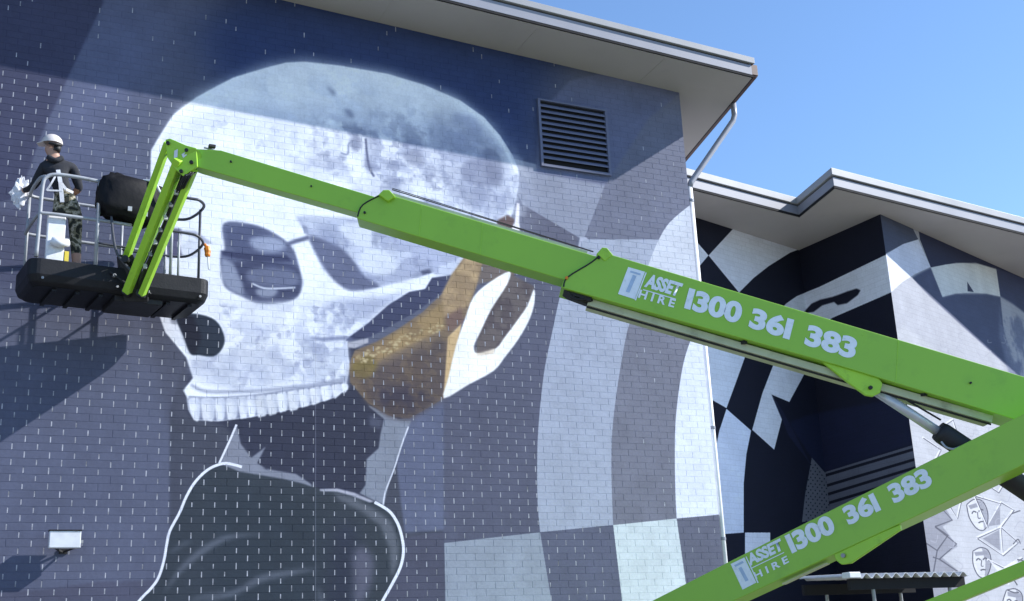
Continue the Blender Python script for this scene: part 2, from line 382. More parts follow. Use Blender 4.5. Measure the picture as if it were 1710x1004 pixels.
P(ZL((1225, 90), (1245, 190), (1300, 262), (1375, 205), (1330, 290), (1394, 330)) + ZM((100, 390), (180, 405), (260, 418), (330, 465), (335, 478), (290, 462), (205, 442), (100, 424), (0, 408)) + ZL((1140, 292)), (126, 130, 146), .004)
P(ZM((590, 98), (680, 143), (730, 165), (792, 170), (740, 300), (690, 450), (665, 560), (620, 540), (553, 507), (580, 470), (585, 350), (640, 300), (650, 230), (665, 165), (600, 112)), (128, 134, 150), .004)
P(ZM((600, 150), (660, 165), (650, 210), (600, 200)), (84, 88, 108), .02, .7)
WM.line([(395, 709), (384, 735), (366, 774)], 3.6, (226, 228, 240))
WM.line([(404, 780), (390, 776), (374, 774), (355, 780), (339, 791), (323, 809), (310, 832), (300, 856), (284, 886), (279, 906), (274, 935), (265, 964), (252, 983), (232, 1004), (190, 1060)], 4.6, (230, 232, 244))
WM.line(ZM((622, 548), (690, 590), (730, 650), (750, 720), (755, 780), (740, 850), (700, 930), (655, 1010), (620, 1080)), 5, (230, 232, 244))
WM.line(ZM((778, 200), (745, 290), (712, 395), (672, 500), (662, 560)), 2.6, (205, 208, 222))
# skull
skull = ZA((5, 430), (40, 370), (100, 280), (200, 205), (350, 125), (500, 80), (570, 62), (650, 58), (800, 75), (1000, 110), (1150, 155), (1300, 220), (1400, 290), (1470, 370), (1520, 450), (1545, 510), (1547, 570), (1535, 640), (1500, 760)) + \
    ZB((1600, 60), (1500, 170), (1390, 205), (1330, 288), (1210, 350), (1060, 410), (960, 500), (870, 570), (872, 640), (882, 690), (865, 760), (870, 790), (800, 830), (700, 860), (560, 890), (430, 915), (300, 930), (195, 925), (170, 880), (163, 825), (147, 795), (190, 740), (172, 685), (160, 650), (70, 540), (40, 455), (60, 400), (70, 330), (60, 240), (75, 170), (50, 90), (10, 60), (0, 0))
P(skull, BONE, .004)
GR = (160, 167, 194); DG = (96, 102, 130); MG = (142, 149, 174)
cran = ZA((5, 430), (200, 205), (500, 80), (650, 58), (1000, 110), (1300, 220), (1470, 370), (1547, 570), (1535, 640), (1500, 780), (1300, 700), (900, 560), (500, 450), (200, 400))
P(cran, (214, 219, 234), .05, .7, noise=(.9, 11, .5, .66))
P(ZA((0, 440), (200, 205), (500, 80), (650, 58), (1000, 110), (1300, 220), (1470, 370), (1300, 330), (900, 300), (500, 230), (200, 260)), (251, 252, 255), .12, .9)  # crown painted whiter to brighten the part under the eave's shade
P(ZA((900, 250), (1300, 300), (1470, 400), (1547, 570), (1500, 780), (1200, 660), (900, 540)), (214, 219, 234), .3, .75)
low = ZA((640, 330), (1000, 300), (1300, 340), (1470, 390), (1545, 520), (1540, 640), (1500, 780), (1200, 690), (900, 580), (640, 480))
P(low, (160, 167, 192), .35, .8, noise=(.55, 21, .42, .58))
P(low, (128, 135, 164), .3, .7, noise=(.3, 23, .48, .64))
P(low, (232, 235, 244), .25, .8, noise=(.22, 27, .52, .66))
P(low, (118, 125, 154), .3, .5, noise=(.16, 29, .58, .72))
P(ZA((1180, 320), (1400, 330), (1500, 440), (1530, 600), (1470, 740), (1250, 640)), (160, 167, 192), .1, .55)
P(ZA((60, 380), (300, 240), (700, 290), (850, 560), (500, 470), (200, 420)), (216, 221, 236), .03, .7, noise=(.35, 37, .48, .6))
P(ZA((200, 260), (620, 330), (640, 470), (300, 410)), (190, 197, 218), .02, .5, noise=(.12, 39, .6, .67))
P(ZA((420, 120), (900, 130), (1100, 260), (900, 330), (500, 260)), (224, 229, 242), .15, .6, noise=(.45, 43, .52, .64))
WM.line(ZA((20, 440), (100, 290), (200, 215), (350, 135), (500, 92), (650, 70), (800, 87), (1000, 122), (1300, 235), (1460, 375), (1535, 520)), 5, (246, 248, 252), .012, .7)
for p in (ZA((840, 375), (885, 375), (885, 420), (850, 430)), ZA((905, 460), (940, 500), (925, 525), (900, 500)), ZA((1320, 480), (1400, 470), (1470, 520), (1470, 580), (1400, 580), (1310, 550)), ZA((1060, 440), (1130, 430), (1150, 490), (1090, 490)), ZA((1400, 430), (1460, 440), (1480, 540), (1420, 560)),
          ZA((815, 255), (850, 268), (855, 295), (830, 288)), ZA((740, 160), (775, 185), (770, 200))):
    P(p, (126, 132, 158), .03, .7, 3)
WM.line(ZA((800, 440), (830, 445), (835, 400), (870, 395)), 3, MG, .008); WM.line(ZA((905, 380), (910, 440), (920, 500), (940, 540)), 3.5, DG, .006)
WM.line(ZA((1270, 300), (1340, 310), (1360, 360), (1280, 380)), 22, GR, .04, .6)
# temple, cheek and the hollow of the eye
P(ZB((640, 30), (900, 40), (1100, 120), (1390, 200), (1330, 288), (1240, 285), (1000, 345), (880, 355), (760, 260), (700, 120)), GR, .03, .9)
P(ZB((640, 30), (900, 40), (1100, 120), (1390, 200), (1330, 288), (1100, 300), (900, 250)), (200, 206, 224), .03, .8, noise=(.3, 81, .5, .58))
P(ZB((700, 40), (1000, 80), (1250, 230), (1000, 330), (800, 200)), (136, 143, 172), .03, .6, noise=(.22, 83, .56, .64))
P(ZB((700, 120), (760, 130), (840, 170), (900, 230), (940, 290), (1010, 335), (960, 350), (880, 355), (820, 320), (770, 260), (730, 190)), DG, .02, 1, 3)
P(ZB((720, 60), (860, 60), (900, 160), (780, 140)), (150, 158, 186), .05, .7)
P(ZB((830, 70), (960, 60), (1010, 130), (960, 170), (880, 140)), (212, 217, 230), .03, .9, 3)
P(ZB((930, 190), (1000, 170), (1070, 210), (1080, 270), (1000, 290), (930, 260)), (216, 221, 234), .03, .9, 3)
P(ZB((980, 90), (1010, 100), (1000, 170), (975, 150)), MG, .02, .8)
P(ZB((1140, 290), (1200, 265), (1240, 250), (1250, 275), (1180, 305)), MG, .015, .9)
P(ZB((1190, 270), (1230, 262), (1240, 280), (1200, 290)), (74, 80, 108), .012, .9)
P(ZB((325, 60), (450, 65), (540, 100), (610, 150), (640, 195), (660, 270), (670, 330), (640, 390), (560, 415), (480, 415), (400, 380), (335, 345), (318, 290), (310, 200), (330, 170)), (94, 101, 130), .014, 1, 4)
P(ZB((330, 80), (450, 70), (540, 110), (600, 160), (480, 200), (380, 190), (345, 150)), (74, 81, 112), .02, .8)
P(ZB((440, 130), (540, 120), (600, 155), (560, 185), (470, 180)), (164, 172, 196), .03, .8, 3)
P(ZB((310, 180), (400, 190), (500, 200), (600, 200), (630, 230), (480, 230), (380, 215), (320, 200)), (52, 58, 90), .012, .95)
P(ZB((370, 230), (620, 240), (660, 300), (650, 380), (560, 410), (480, 410), (420, 360), (385, 290)), (62, 68, 98), .02, .95, 3)
P(ZB((430, 270), (520, 255), (640, 275), (650, 330), (540, 340), (440, 320)), (112, 119, 146), .03, .8, 3)
P(ZB((470, 350), (560, 350), (540, 385), (480, 380)), (156, 163, 184), .02, .8, 3)
P(ZB((320, 210), (370, 240), (410, 330), (410, 380), (340, 345), (312, 290)), (150, 158, 182), .02, .85)
WM.line(ZB((450, 325), (500, 345), (560, 347), (640, 343)), 2.6, (210, 215, 230), .004)
P(ZB((75, 80), (140, 85), (130, 150), (150, 200), (80, 215), (70, 150)), (88, 88, 116), .012)
P(ZB((140, 160), (185, 130), (225, 150), (230, 200), (190, 215), (145, 205)), (214, 218, 230), .01, 1, 3)
P(ZB((100, 90), (200, 95), (280, 150), (240, 150), (180, 115)), (150, 156, 178), .015, .8)
WM.line(ZB((600, 155), (640, 140), (700, 122)), 7, DG, .01); P(ZB((668, 65), (690, 75), (700, 110), (680, 105)), MG, .008)
WM.line(ZB((820, 360), (900, 372), (1000, 355), (1120, 325), (1250, 285)), 6, (232, 235, 244), .01)
P(ZB((820, 400), (960, 390), (1140, 360), (1050, 420), (940, 500), (860, 545), (760, 540), (720, 470)), GR, .05, .85)
P(ZB((620, 590), (700, 560), (850, 560), (870, 640), (870, 770), (760, 770), (640, 680)), (168, 176, 200), .04, .85)
P(ZB((620, 590), (690, 575), (720, 610), (680, 660), (630, 650)), MG, .03, .8, 3)
P(ZB((300, 420), (700, 420), (850, 560), (860, 760), (400, 790), (200, 700), (340, 560)), (188, 194, 212), .03, .8, noise=(.22, 41, .5, .58))
face = ZB((300, 420), (700, 420), (880, 400), (960, 500), (860, 560), (860, 760), (400, 790), (200, 740), (190, 660), (340, 560))
P(face, (168, 175, 200), .1, .6)
P(face, (200, 206, 222), .05, .9, noise=(.35, 71, .4, .58))
P(face, (238, 241, 249), .02, .7, noise=(.2, 73, .48, .62))
P(face, (140, 147, 176), .02, .55, noise=(.13, 75, .56, .7))
P(ZB((360, 400), (480, 425), (650, 410), (700, 480), (560, 520), (400, 480)), (236, 239, 248), .06, .7)
P(ZB((180, 660), (500, 600), (640, 700), (600, 760), (260, 760), (180, 720)), (180, 186, 206), .04, .6)
P(ZB((250, 650), (520, 640), (600, 720), (420, 760), (260, 740)), (206, 211, 226), .03, .6, noise=(.15, 51, .45, .55))
WM.line(ZB((180, 770), (250, 800), (400, 800), (560, 790), (720, 770), (860, 745)), 5, (150, 156, 178), .01, .9)
WM.line(ZB((170, 825), (300, 828), (480, 815), (640, 790), (850, 760)), 3.5, (134, 140, 164), .008, .9)
P(ZB((165, 830), (300, 832), (480, 818), (640, 793), (850, 762), (868, 780), (800, 828), (700, 858), (560, 888), (430, 912), (300, 928), (200, 924), (172, 880)), (116, 122, 148), .008)
xs = [168, 222, 284, 332, 386, 424, 462, 510, 556, 602, 650, 700, 748, 796, 838, 866]
def tt(x): return np.interp(x, [160, 300, 480, 640, 850, 880], [832, 834, 820, 795, 764, 760])
def tb(x): return np.interp(x, [160, 195, 300, 430, 560, 700, 800, 875], [880, 922, 930, 914, 890, 861, 832, 786])
rt = random.Random(5)
for x0, x1 in zip(xs[:-1], xs[1:]):
    g1, g2 = rt.uniform(1.5, 4), rt.uniform(1.5, 4); d = rt.uniform(-5, 4); lum = rt.randint(-14, 8); w_ = x1 - x0; sl = 9 if x0 > 380 else 3
    P(ZB((x0 + g1, tt(x0) + 2), ((x0+x1)/2, tt(x0) - 4), (x1 - g2, tt(x1) + 2), (x1 - g2 + sl, (tt(x1) + tb(x1))/2), (x1 - g2 + sl - .12*w_, tb(x1) + d), ((x0+x1)/2 + sl, tb((x0+x1)/2) + d + 2), (x0 + g1 + sl*.8 + .1*w_, tb(x0) + d), (x0 + g1 + sl*.4, (tt(x0) + tb(x0))/2)), (228 + lum, 231 + lum, 240 + lum), .006, .95, 3)
    P(ZB((x1 - .35*w_, tt(x1)), (x1, tt(x1)), (x1 + sl, tb(x1) - 8), (x1 - .25*w_ + sl, tb(x1) - 6)), (176, 183, 204), .02, .6)
P(ZB((165, 830), (300, 832), (480, 818), (480, 835), (300, 852), (170, 850)), (180, 186, 206), .02, .6)
# nose
P(ZB((40, 455), (110, 462), (150, 560), (170, 640), (70, 540)), (222, 226, 238), .004)
P(ZB((85, 462), (125, 470), (120, 505), (95, 500)), (140, 144, 160), .012)
P(ZB((118, 470), (200, 458), (290, 488), (328, 560), (318, 612), (280, 645), (215, 640), (178, 632), (150, 560)), (36, 46, 62), .006, 1, 4)
P(ZB((118, 470), (190, 465), (230, 560), (200, 635), (178, 632), (150, 560)), (22, 26, 44), .02, .9)
# dark hollow behind the cheekbone
P(ZB((1240, 300), (1325, 288), (1290, 365), (1160, 455), (970, 560), (860, 578), (870, 565), (960, 500), (1050, 420), (1140, 362), (1210, 350)), (56, 62, 92), .006)
P(ZB((700, 565), (860, 555), (900, 570), (760, 580)), (110, 118, 150), .012, .8)
P(ZB((870, 585), (960, 565), (960, 585), (900, 610), (870, 605)), (172, 172, 184), .006)
# gold band and the white flare
gold = ZB((1390, 200), (1600, 200), (1600, 300), (1440, 320), (1390, 470), (1330, 540), (1312, 640), (1305, 740), (1290, 830), (1240, 860), (1140, 918), (1050, 905), (960, 850), (880, 760), (878, 680), (900, 620), (1000, 580), (1100, 520), (1200, 450), (1285, 370), (1325, 290))
P(gold, (118, 102, 88), .006)
P(ZB((880, 700), (1000, 690), (1300, 560), (1310, 740), (1290, 830), (1240, 860), (1140, 918), (1050, 905), (960, 850)), (84, 74, 76), .05, .95)
P(ZB((960, 790), (1200, 770), (1240, 840), (1140, 915), (1050, 900)), (58, 54, 70), .06, .9)
P(ZB((1390, 205), (1470, 215), (1440, 320), (1400, 420), (1330, 470), (1280, 470), (1285, 370), (1325, 290)), (176, 150, 116), .02)
P(ZB((890, 650), (1000, 590), (1200, 470), (1290, 400), (1300, 520), (1200, 570), (1050, 640), (900, 720)), (150, 126, 90), .03, .9)
P(ZB((890, 680), (960, 640), (1000, 680), (960, 740), (900, 730)), (118, 104, 60), .03, .9, 3)
P(gold, (92, 76, 66), .03, .35, noise=(.25, 93, .45, .65))
P(gold, (146, 122, 88), .03, .22, noise=(.1, 95, .52, .68))
for i in range(90):
    t = random.random(); x = 910 + 380*t + random.uniform(-20, 20); y = 665 - 160*t + random.uniform(-22, 22); r = random.uniform(3, 10)
    P(ZB((x-r, y), (x, y-r*.6), (x+r, y), (x, y+r*.6)), (196, 180, 142), .006, .75)
P(ZB((1300, 470), (1370, 430), (1380, 500), (1310, 540)), (112, 88, 84), .02, .8)
P(ZB((1470, 215), (1600, 255), (1590, 290), (1500, 310), (1440, 330)), (104, 94, 92), .015)
P(ZB((1500, 440), (1580, 280), (1690, 340), (1660, 430), (1540, 610), (1430, 640), (1440, 560)), (96, 88, 90), .012)
P(ZB((1500, 440), (1580, 280), (1690, 340), (1660, 430), (1540, 610), (1440, 560)), (74, 66, 74), .02, .7, noise=(.18, 91, .45, .6))
P(ZB((1310, 560), (1370, 500), (1330, 760), (1290, 830)), (200, 170, 128), .008)
WHT = (246, 244, 242)
P(ZB((1292, 830), (1312, 740), (1345, 600), (1385, 480), (1425, 380), (1500, 315), (1582, 272), (1570, 330), (1500, 440), (1450, 545), (1425, 600), (1440, 632), (1520, 610), (1560, 560), (1620, 480), (1660, 420), (1688, 350), (1692, 400), (1670, 480), (1620, 570), (1560, 650), (1510, 710), (1400, 770)), WHT, .004, 1, 3)
P(ZB((1425, 600), (1440, 632), (1520, 610), (1510, 635), (1440, 645)), (214, 196, 176), .01, .8)
P(ZA((1460, 720), (1500, 700), (1530, 720), (1510, 780), (1450, 760)), (96, 78, 80), .012)
P(ZA((1538, 650), (1550, 652), (1548, 730), (1552, 760), (1540, 790), (1510, 790), (1515, 760), (1530, 730)), (236, 230, 236), .006)
WM.line([(527, 560), (527, 1004), (527, 1150)], 1.6, (150, 152, 168), 0, .35)
WM.grain(.03, 5)
# paint on the wing behind: recessed wall, return wall in shade, lit front
ZW = 9.8
RW0, RWC, FA, FB = (at_z(x, y, ZW) for x, y in ((1158, 362), (1334, 418), (1470, 358), (1710, 465)))
uR = unit(RWC - RW0); uT = unit(FA - RWC); uF = unit(FB - FA)
INK = (22, 25, 42); PALE = (232, 236, 246)
WR = Wall('recess_paint', (RW0 - uR*2.6)*[1, 1, 0], uR, np.linalg.norm(RWC - RW0) + 2.6, 10.2, 130, INK)
WT = Wall('return_paint', RWC*[1, 1, 0], uT, np.linalg.norm(FA - RWC), 10.2, 130, INK)
WF = Wall('front_paint', FA*[1, 1, 0], uF, 10.0, 10.2, 130, (160, 162, 172))
for w in (WR, WT):
    w.fill(ZR((20, 360), (60, 395), (120, 465), (65, 530), (20, 560)), PALE)
    w.fill(ZR((235, 340), (120, 465), (262, 638)) + ZR((330, 570), (400, 515), (500, 452), (560, 430), (500, 380)), (222, 225, 236))
    w.fill(ZR((480, 690), (530, 655), (640, 610), (940, 465), (1000, 440), (1000, 625), (965, 640), (700, 755), (640, 790), (440, 740)), (222, 226, 236))
    w.fill(ZR((560, 735), (600, 690), (640, 672), (700, 658), (770, 632), (810, 620), (828, 628), (815, 650), (765, 688), (722, 697), (705, 682), (650, 698), (610, 728)), (26, 28, 44), .008)
    w.fill(ZS((80, 20), (240, 68), (200, 180), (165, 275), (95, 235)), (224, 231, 244))
    w.fill(ZS((165, 278), (258, 360), (240, 450), (230, 560), (230, 745), (140, 752), (125, 600), (120, 450), (138, 360)), (226, 234, 252))
    w.fill(ZS((350, 90), (458, 148), (402, 252), (335, 224), (380, 295), (345, 432), (262, 357), (300, 220)), (232, 235, 244))
    w.fill(ZS((235, 745), (330, 745), (330, 860), (235, 860)), (232, 235, 246))
    w.fill(ZS((335, 225), (380, 290), (500, 520), (470, 470), (400, 380)), (32, 36, 60), .01)
    w.fill(ZS((480, 300), (850, 230), (865, 410), (540, 515), (480, 455), (400, 330)), (26, 32, 58), .02)
WR.fill(ZS((487, 462), (560, 545), (560, 700), (450, 705), (462, 600)), (104, 106, 116))
for i in range(22):
    for j in range(6):
        x, y = 466 + j*17 + (i % 2)*8, 486 + i*12 + j*2
        if x - 462 > (600 - y)*.0 and y > 462 + (x - 487)*1.3 and y > 470: WR.fill(ZS((x-3, y), (x, y-3.4), (x+3, y), (x, y+3.4)), (24, 26, 40))
WT.fill(ZS((520, 522), (900, 405), (900, 500), (700, 620), (520, 720)), (92, 96, 110))
for a, b in (((530, 532), (880, 428)), ((530, 572), (885, 466)), ((530, 606), (890, 496)), ((530, 640), (890, 530))):
    WT.line(ZS(a, b), 4.6, (20, 22, 36), smooth=0)
for w, s in ((WR, 15), (WT, 25)): w.grain(.025, s)
f = WF.fill
f(ZF((80, 40), (300, 145), (335, 215), (250, 240), (140, 300), (60, 340)), (70, 76, 96))
f(ZF((100, 320), (145, 303), (240, 245), (335, 215), (408, 380), (320, 420), (240, 470), (180, 525), (100, 560)), (206, 210, 226))
f(ZF((335, 150), (345, 215), (410, 382), (560, 355), (680, 355), (800, 390), (1300, 700), (1300, 250)), (40, 46, 74))
f(ZF((800, 390), (825, 555), (900, 600), (1300, 900), (1300, 560)), (58, 66, 98), .02)
f(ZF((412, 384), (500, 365), (600, 356), (700, 365), (802, 395), (826, 557), (740, 540), (650, 533), (560, 540), (480, 560)), (210, 213, 214))
f(ZF((628, 468), (668, 530), (630, 526)), (60, 66, 90))
f(ZF((300, 443), (330, 425), (408, 385), (480, 562), (560, 542), (740, 542), (826, 560), (860, 900), (930, 1060), (930, 1030), (800, 915), (600, 735), (400, 552), (330, 480)), (74, 81, 108), .012)  # eave's cast shadow painted in as dark slate, edge along the shadow line
f(ZF((820, 560), (900, 640), (1000, 740), (1100, 1100), (900, 1100), (820, 800)), (104, 111, 136), .06, .9, noise=(.5, 61, .4, .55))  # lighter patch: sunlight beyond the shadow painted into the wall colour
f([(1480, 560), (1510, 545), (1640, 640), (1710, 700), (1900, 760), (1900, 1300), (1480, 1300)], (168, 170, 178), .05)
# line drawing on the lit front
LN = (70, 72, 86); LG = (128, 130, 142)
f(ZD((1235, 260), (1340, 232), (1382, 300), (1335, 330), (1405, 420), (1330, 470), (1440, 560), (1400, 640), (1280, 660)), LG, .006)
for p in (ZD((1250, 280), (1330, 245), (1380, 300), (1300, 330)), ZD((1300, 330), (1400, 410), (1320, 480), (1290, 470)), ZD((1320, 480), (1440, 560), (1330, 580), (1290, 560)), ZD((1300, 330), (1360, 370), (1310, 440)), ZD((1250, 400), (1310, 440), (1290, 560))):
    WF.line(p, 2.4, LN, smooth=0, alpha=.9)
def mask_face(cx, cy, s, rot):
    q = lambda *pts: [(cx + s*(a*math.cos(rot) - b*math.sin(rot)), cy + s*(a*math.sin(rot) + b*math.cos(rot))) for a, b in pts]
    f(q((-14, -22), (0, -27), (13, -20), (16, 0), (9, 20), (0, 27), (-10, 20), (-16, 0)), (188, 189, 195), 0, 1, 4)
    f(q((2, -26), (13, -20), (16, 0), (9, 20), (2, 26), (6, 0)), LG, .006, .9)
    WF.line(q((-14, -22), (0, -27), (13, -20), (16, 0), (9, 20), (0, 27), (-10, 20), (-16, 0), (-14, -22)), 1.8, LN)
    for dx in (-6, 6): WF.line(q((dx-4, -5), (dx, -8), (dx+4, -5)), 2.2, (70, 72, 84))
    WF.line(q((-4, 13), (0, 12), (5, 13)), 2.2, (70, 72, 84)); f(q((-12, -20), (12, -20), (10, -13), (-10, -13)), LG); WF.line(q((0, -5), (-2, 5), (2, 6)), 1.5, LN)
mask_face(1634, 860, 1.0, -.3); mask_face(1640, 940, .95, -.1); mask_face(1690, 1010, 1, .2); mask_face(1770, 900, 1.1, .4)
for p in (ZD((1480, 185), (1600, 220), (1540, 330), (1480, 185)), ZD((1490, 380), (1600, 330), (1610, 460), (1490, 380)), ZD((1600, 330), (1660, 250), (1600, 215)), ZD((1610, 460), (1680, 400), (1600, 330)),
          ZD((1360, 225), (1420, 200), (1400, 290), (1360, 225)), ZD((1530, 130), (1590, 170), (1620, 120)), ZD((1540, 480), (1620, 520), (1700, 470)), [(1530, 690), (1560, 720), (1590, 700), (1600, 730)], [(1540, 730), (1570, 750), (1560, 770)]):
    WF.line(p, 3.2, (200, 201, 207), smooth=0); WF.line([(x+1.8, y+1.8) for x, y in p], 1.6, LN, smooth=0)
f(ZD((1540, 330), (1600, 230), (1600, 320)), LG); f(ZD((1520, 385), (1595, 345), (1600, 440)), LG); f(ZD((1545, 480), (1610, 525), (1690, 470), (1640, 600)), (196, 197, 204), .004)
for i in range(26):
    x, y = 1682 + random.uniform(0, 110), 790 + i*8.5
    WF.line([(x, y), (x + random.uniform(4, 14), y + random.uniform(-9, 9)), (x + random.uniform(12, 26), y + random.uniform(-6, 12))], 2.0, (70, 72, 84))
for i in range(120):
    x, y = random.uniform(1520, 1800), random.uniform(560, 1040); r = random.uniform(6, 20); a = random.uniform(0, 6.3)
    WF.line([(x, y), (x + r*math.cos(a), y + r*math.sin(a)), (x + r*1.3*math.cos(a+.7), y + r*1.3*math.sin(a+.7))], 1.5, (150, 152, 164), 0, .7)
WF.grain(.03, 35)

# ================================================================ ground
g = MB(); g.add([(-600, -600, 0), (600, -600, 0), (600, 600, 0), (-600, 600, 0)], [(0, 1, 2, 3)])
prop(g.build('ground', M['concrete']), 'pale paved ground round the building', kind='structure')

# ================================================================ the tall building
pa, pb = at_y(469.6, 0), at_y(1133, 154.5)                # where wall and soffit meet
nS = unit(np.cross(pb - pa, eave_corner - pa))
def soffit_z(x, y): return pa[2] - (nS[0]*(x - pa[0]) + nS[1]*(y - pa[1]))/nS[2]
XR = 11.655; XL = -7.0
SIDE = unit((.12, 1, 0)); back_c = on_plane(1144, 264, pa, nS); gdir = unit((back_c - eave_corner)*[1, 1, 0])
bld = prop(empty('tall_building', (2, 0, 0)), 'tall painted brick building with large skull mural and wide eave', 'building')
w = MB()
fp = [(XL, .0020), (XR, .0020), (XR + 1.1, 9), (XL, 9)]
vs_ = [(x, y, 0) for x, y in fp] + [(x, y, soffit_z(x, y) + .06) for x, y in fp]
w.add(vs_, [(3, 2, 1, 0), (4, 5, 6, 7), (0, 1, 5, 4), (1, 2, 6, 5), (2, 3, 7, 6), (3, 0, 4, 7)])
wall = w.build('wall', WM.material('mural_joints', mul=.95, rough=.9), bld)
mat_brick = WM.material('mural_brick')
v0, v1 = at_y(900, 169), at_y(1017, 291)
VX0, VX1, VZ0, VZ1 = v0[0], v1[0] - .02, v1[2] + .0, v0[2]
BL, BH, GP, GB, CH, PR = .30, .10, .0068, .0026, .0012, .003
def brick_shape(hw, hh):
    a, b = hw, hh; i, j = hw - CH, hh - CH
    vs = [(-a, PR, -b), (a, PR, -b), (a, PR, b), (-a, PR, b), (-a, CH*.8, -b), (a, CH*.8, -b), (a, CH*.8, b), (-a, CH*.8, b), (-i, 0, -j), (i, 0, -j), (i, 0, j), (-i, 0, j)]
    fs = [(8, 9, 10, 11)] + [(4+k, 4+(k+1) % 4, 8+(k+1) % 4, 8+k) for k in range(4)] + [(k, (k+1) % 4, 4+(k+1) % 4, 4+k) for k in range(4)]
    return vs, fs
rest = MB(); mort = MB(); cand = []
for r in range(0, 117):
    zc = r*BH + BH/2; off = BL/2 if r % 2 else 0.0; k0 = int((-3.6 - off)/BL)
    x = k0*BL + off
    if zc < 1.4: continue
    while x < XR - .02:
        x0, x1 = max(x, -3.9), min(x + BL, XR); xc = (x0 + x1)/2
        if zc + BH/2 < soffit_z(xc, 0) + .03 and not (x0 > VX0 - .02 and x1 < VX1 + .02 and zc > VZ0 and zc < VZ1):
            hw, hh = (x1 - x0)/2 - (GP if x1 < XR else GP/2), BH/2 - GB
            ax, ay, ad = to_px((xc, 0, zc))
            full = abs(x1 - x0 - BL) < 1e-6
            hid = (30 < ax < 380 and 215 < ay < 560) or (ax > 60 and 118 < ax < 150 and 880 < ay < 925) or (82 < ax < 134 and 885 < ay < 918)
            if full and 12 < ax < 1150 and ay < 990 and ay > 12 and not hid: cand.append((ad, xc, zc, hw, hh))
            else: rest.add(*[[(p[0] + xc, p[1], p[2] + zc) for p in brick_shape(hw, hh)[0]], brick_shape(hw, hh)[1]])
            if x1 < XR - .05:                                 # pale mortar left showing in the upright joints of the dark paint
                lum = float(np.mean(WM.look((x1, 0, zc))))
                pr = (.93 if ax < 880 else .5 if ax < 1000 else .18)*(1 if lum < 118 else 0)
                if zc > 9.75 - .04*xc: pr *= .12
                if random.random() < pr:
                    t0, t1 = random.uniform(.006, .02), random.uniform(.078, .094); h = random.uniform(.0055, .0085)
                    mort.add([(x1-h, .0008, zc-.05+t0), (x1+h, .0008, zc-.05+t0), (x1+h, .0008, zc-.05+t1), (x1-h, .0008, zc-.05+t1)], [(0, 1, 2, 3)])
        x += BL
cand.sort()
sh, sf = brick_shape(BL/2 - GP, BH/2 - GB); bm_ = MB(); bm_.add(sh, sf)
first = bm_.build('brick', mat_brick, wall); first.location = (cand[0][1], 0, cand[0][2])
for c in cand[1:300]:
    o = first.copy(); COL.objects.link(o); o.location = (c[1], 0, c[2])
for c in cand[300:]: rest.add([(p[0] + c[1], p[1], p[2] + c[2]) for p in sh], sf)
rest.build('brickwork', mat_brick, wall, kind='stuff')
mort.build('mortar_joints', M['mortar'], wall, kind='stuff')
# roof edge
def sweep(pts, prof, parent, name, mat, bevel=0.0):
    pts = [np.asarray(p, float) for p in pts]; k = len(pts); vs = []
    nr = [unit((pts[i+1] - pts[i])[[1, 0]]*[1, -1]) for i in range(k-1)]
    for i in range(k):
        a, b = nr[max(i-1, 0)], nr[min(i, k-2)]; mt_ = unit(a + b); mt_ = mt_/max(np.dot(mt_, b), .3)
        for o_, u in prof: vs.append((pts[i][0] + mt_[0]*o_, pts[i][1] + mt_[1]*o_, pts[i][2] + u))
    n = len(prof); mb = MB()
    fs = [(i*n + j, i*n + (j+1) % n, (i+1)*n + (j+1) % n, (i+1)*n + j) for i in range(k-1) for j in range(n)]
    fs += [tuple(range(n-1, -1, -1)), tuple((k-1)*n + j for j in range(n))]
    mb.add(vs, fs); return mb.build(name, mat, parent, bevel=bevel)
def rect(a, b, c, d): return [(a, c), (b, c), (b, d), (a, d)]
el = np.array([XL, eave_corner[1] + (XL - eave_corner[0])*((at_y(698, 0, -OVER)[1] + OVER)*0), 0.0]); el[2] = soffit_z(el[0], el[1])
ec = np.array([eave_corner[0], eave_corner[1], soffit_z(eave_corner[0], eave_corner[1])])
eb = ec + gdir*9.5; eb[2] = soffit_z(eb[0], eb[1])
s_ = MB(); poly = [el, ec, eb, np.array([XR - 1, eb[1], 0]), np.array([XL, eb[1], 0])]
poly = [np.array([p[0], p[1], soffit_z(p[0], p[1])]) for p in poly]
s_.prism(poly, (0, 0, .03)); roof = s_.build('roof', M['soffit'], bld)
t_ = MB(); t_.prism([p + [0, 0, .3] for p in poly], (0, 0, .06)); t_.build('roof_sheet', M['roof'], roof)
sweep([el, ec, eb], rect(-.05, -.004, .031, .36), roof, 'backing_board', M['gap'])
sweep([el, ec, eb], rect(-.004, .03, .01, .045), roof, 'reveal', M['gap'])
sweep([el, ec], rect(.0, .035, .05, .235), roof, 'fascia_board', M['fascia'], .004)
sweep([el, ec + unit(ec - el)*.05], rect(.0, .075, .262, .375), roof, 'roof_capping', M['cap'], .006)
gut = [(.0, .03), (.11, .03), (.13, .06), (.135, .2), (.12, .2), (.115, .07), (.02, .05), (.0, .2)]
sweep([ec + unit(el - ec)*.03, ec, eb][1:], gut, roof, 'gutter', M['gutter'])
eg = MB(); eg.box((ec[0] + .0, ec[1] - .03, ec[2] + .06), (ec[0] + .13, ec[1] + .02, ec[2] + .26)); eg.build('gutter_end', M['gutter'], roof, bevel=.006)
# soffit joints
for xj in np.arange(XL + 1, ec[0] - .6, 2.4):
    j = MB(); j.frame_box((xj, -OVER + .05, soffit_z(xj, -OVER+.05) - .006), (.03, 0, soffit_z(xj+.03, 0) - soffit_z(xj, 0)), (0, OVER - .08, soffit_z(xj, -.03) - soffit_z(xj, -OVER+.05)), (0, 0, .01)); j.build('soffit_joint', M['soffit'], roof)
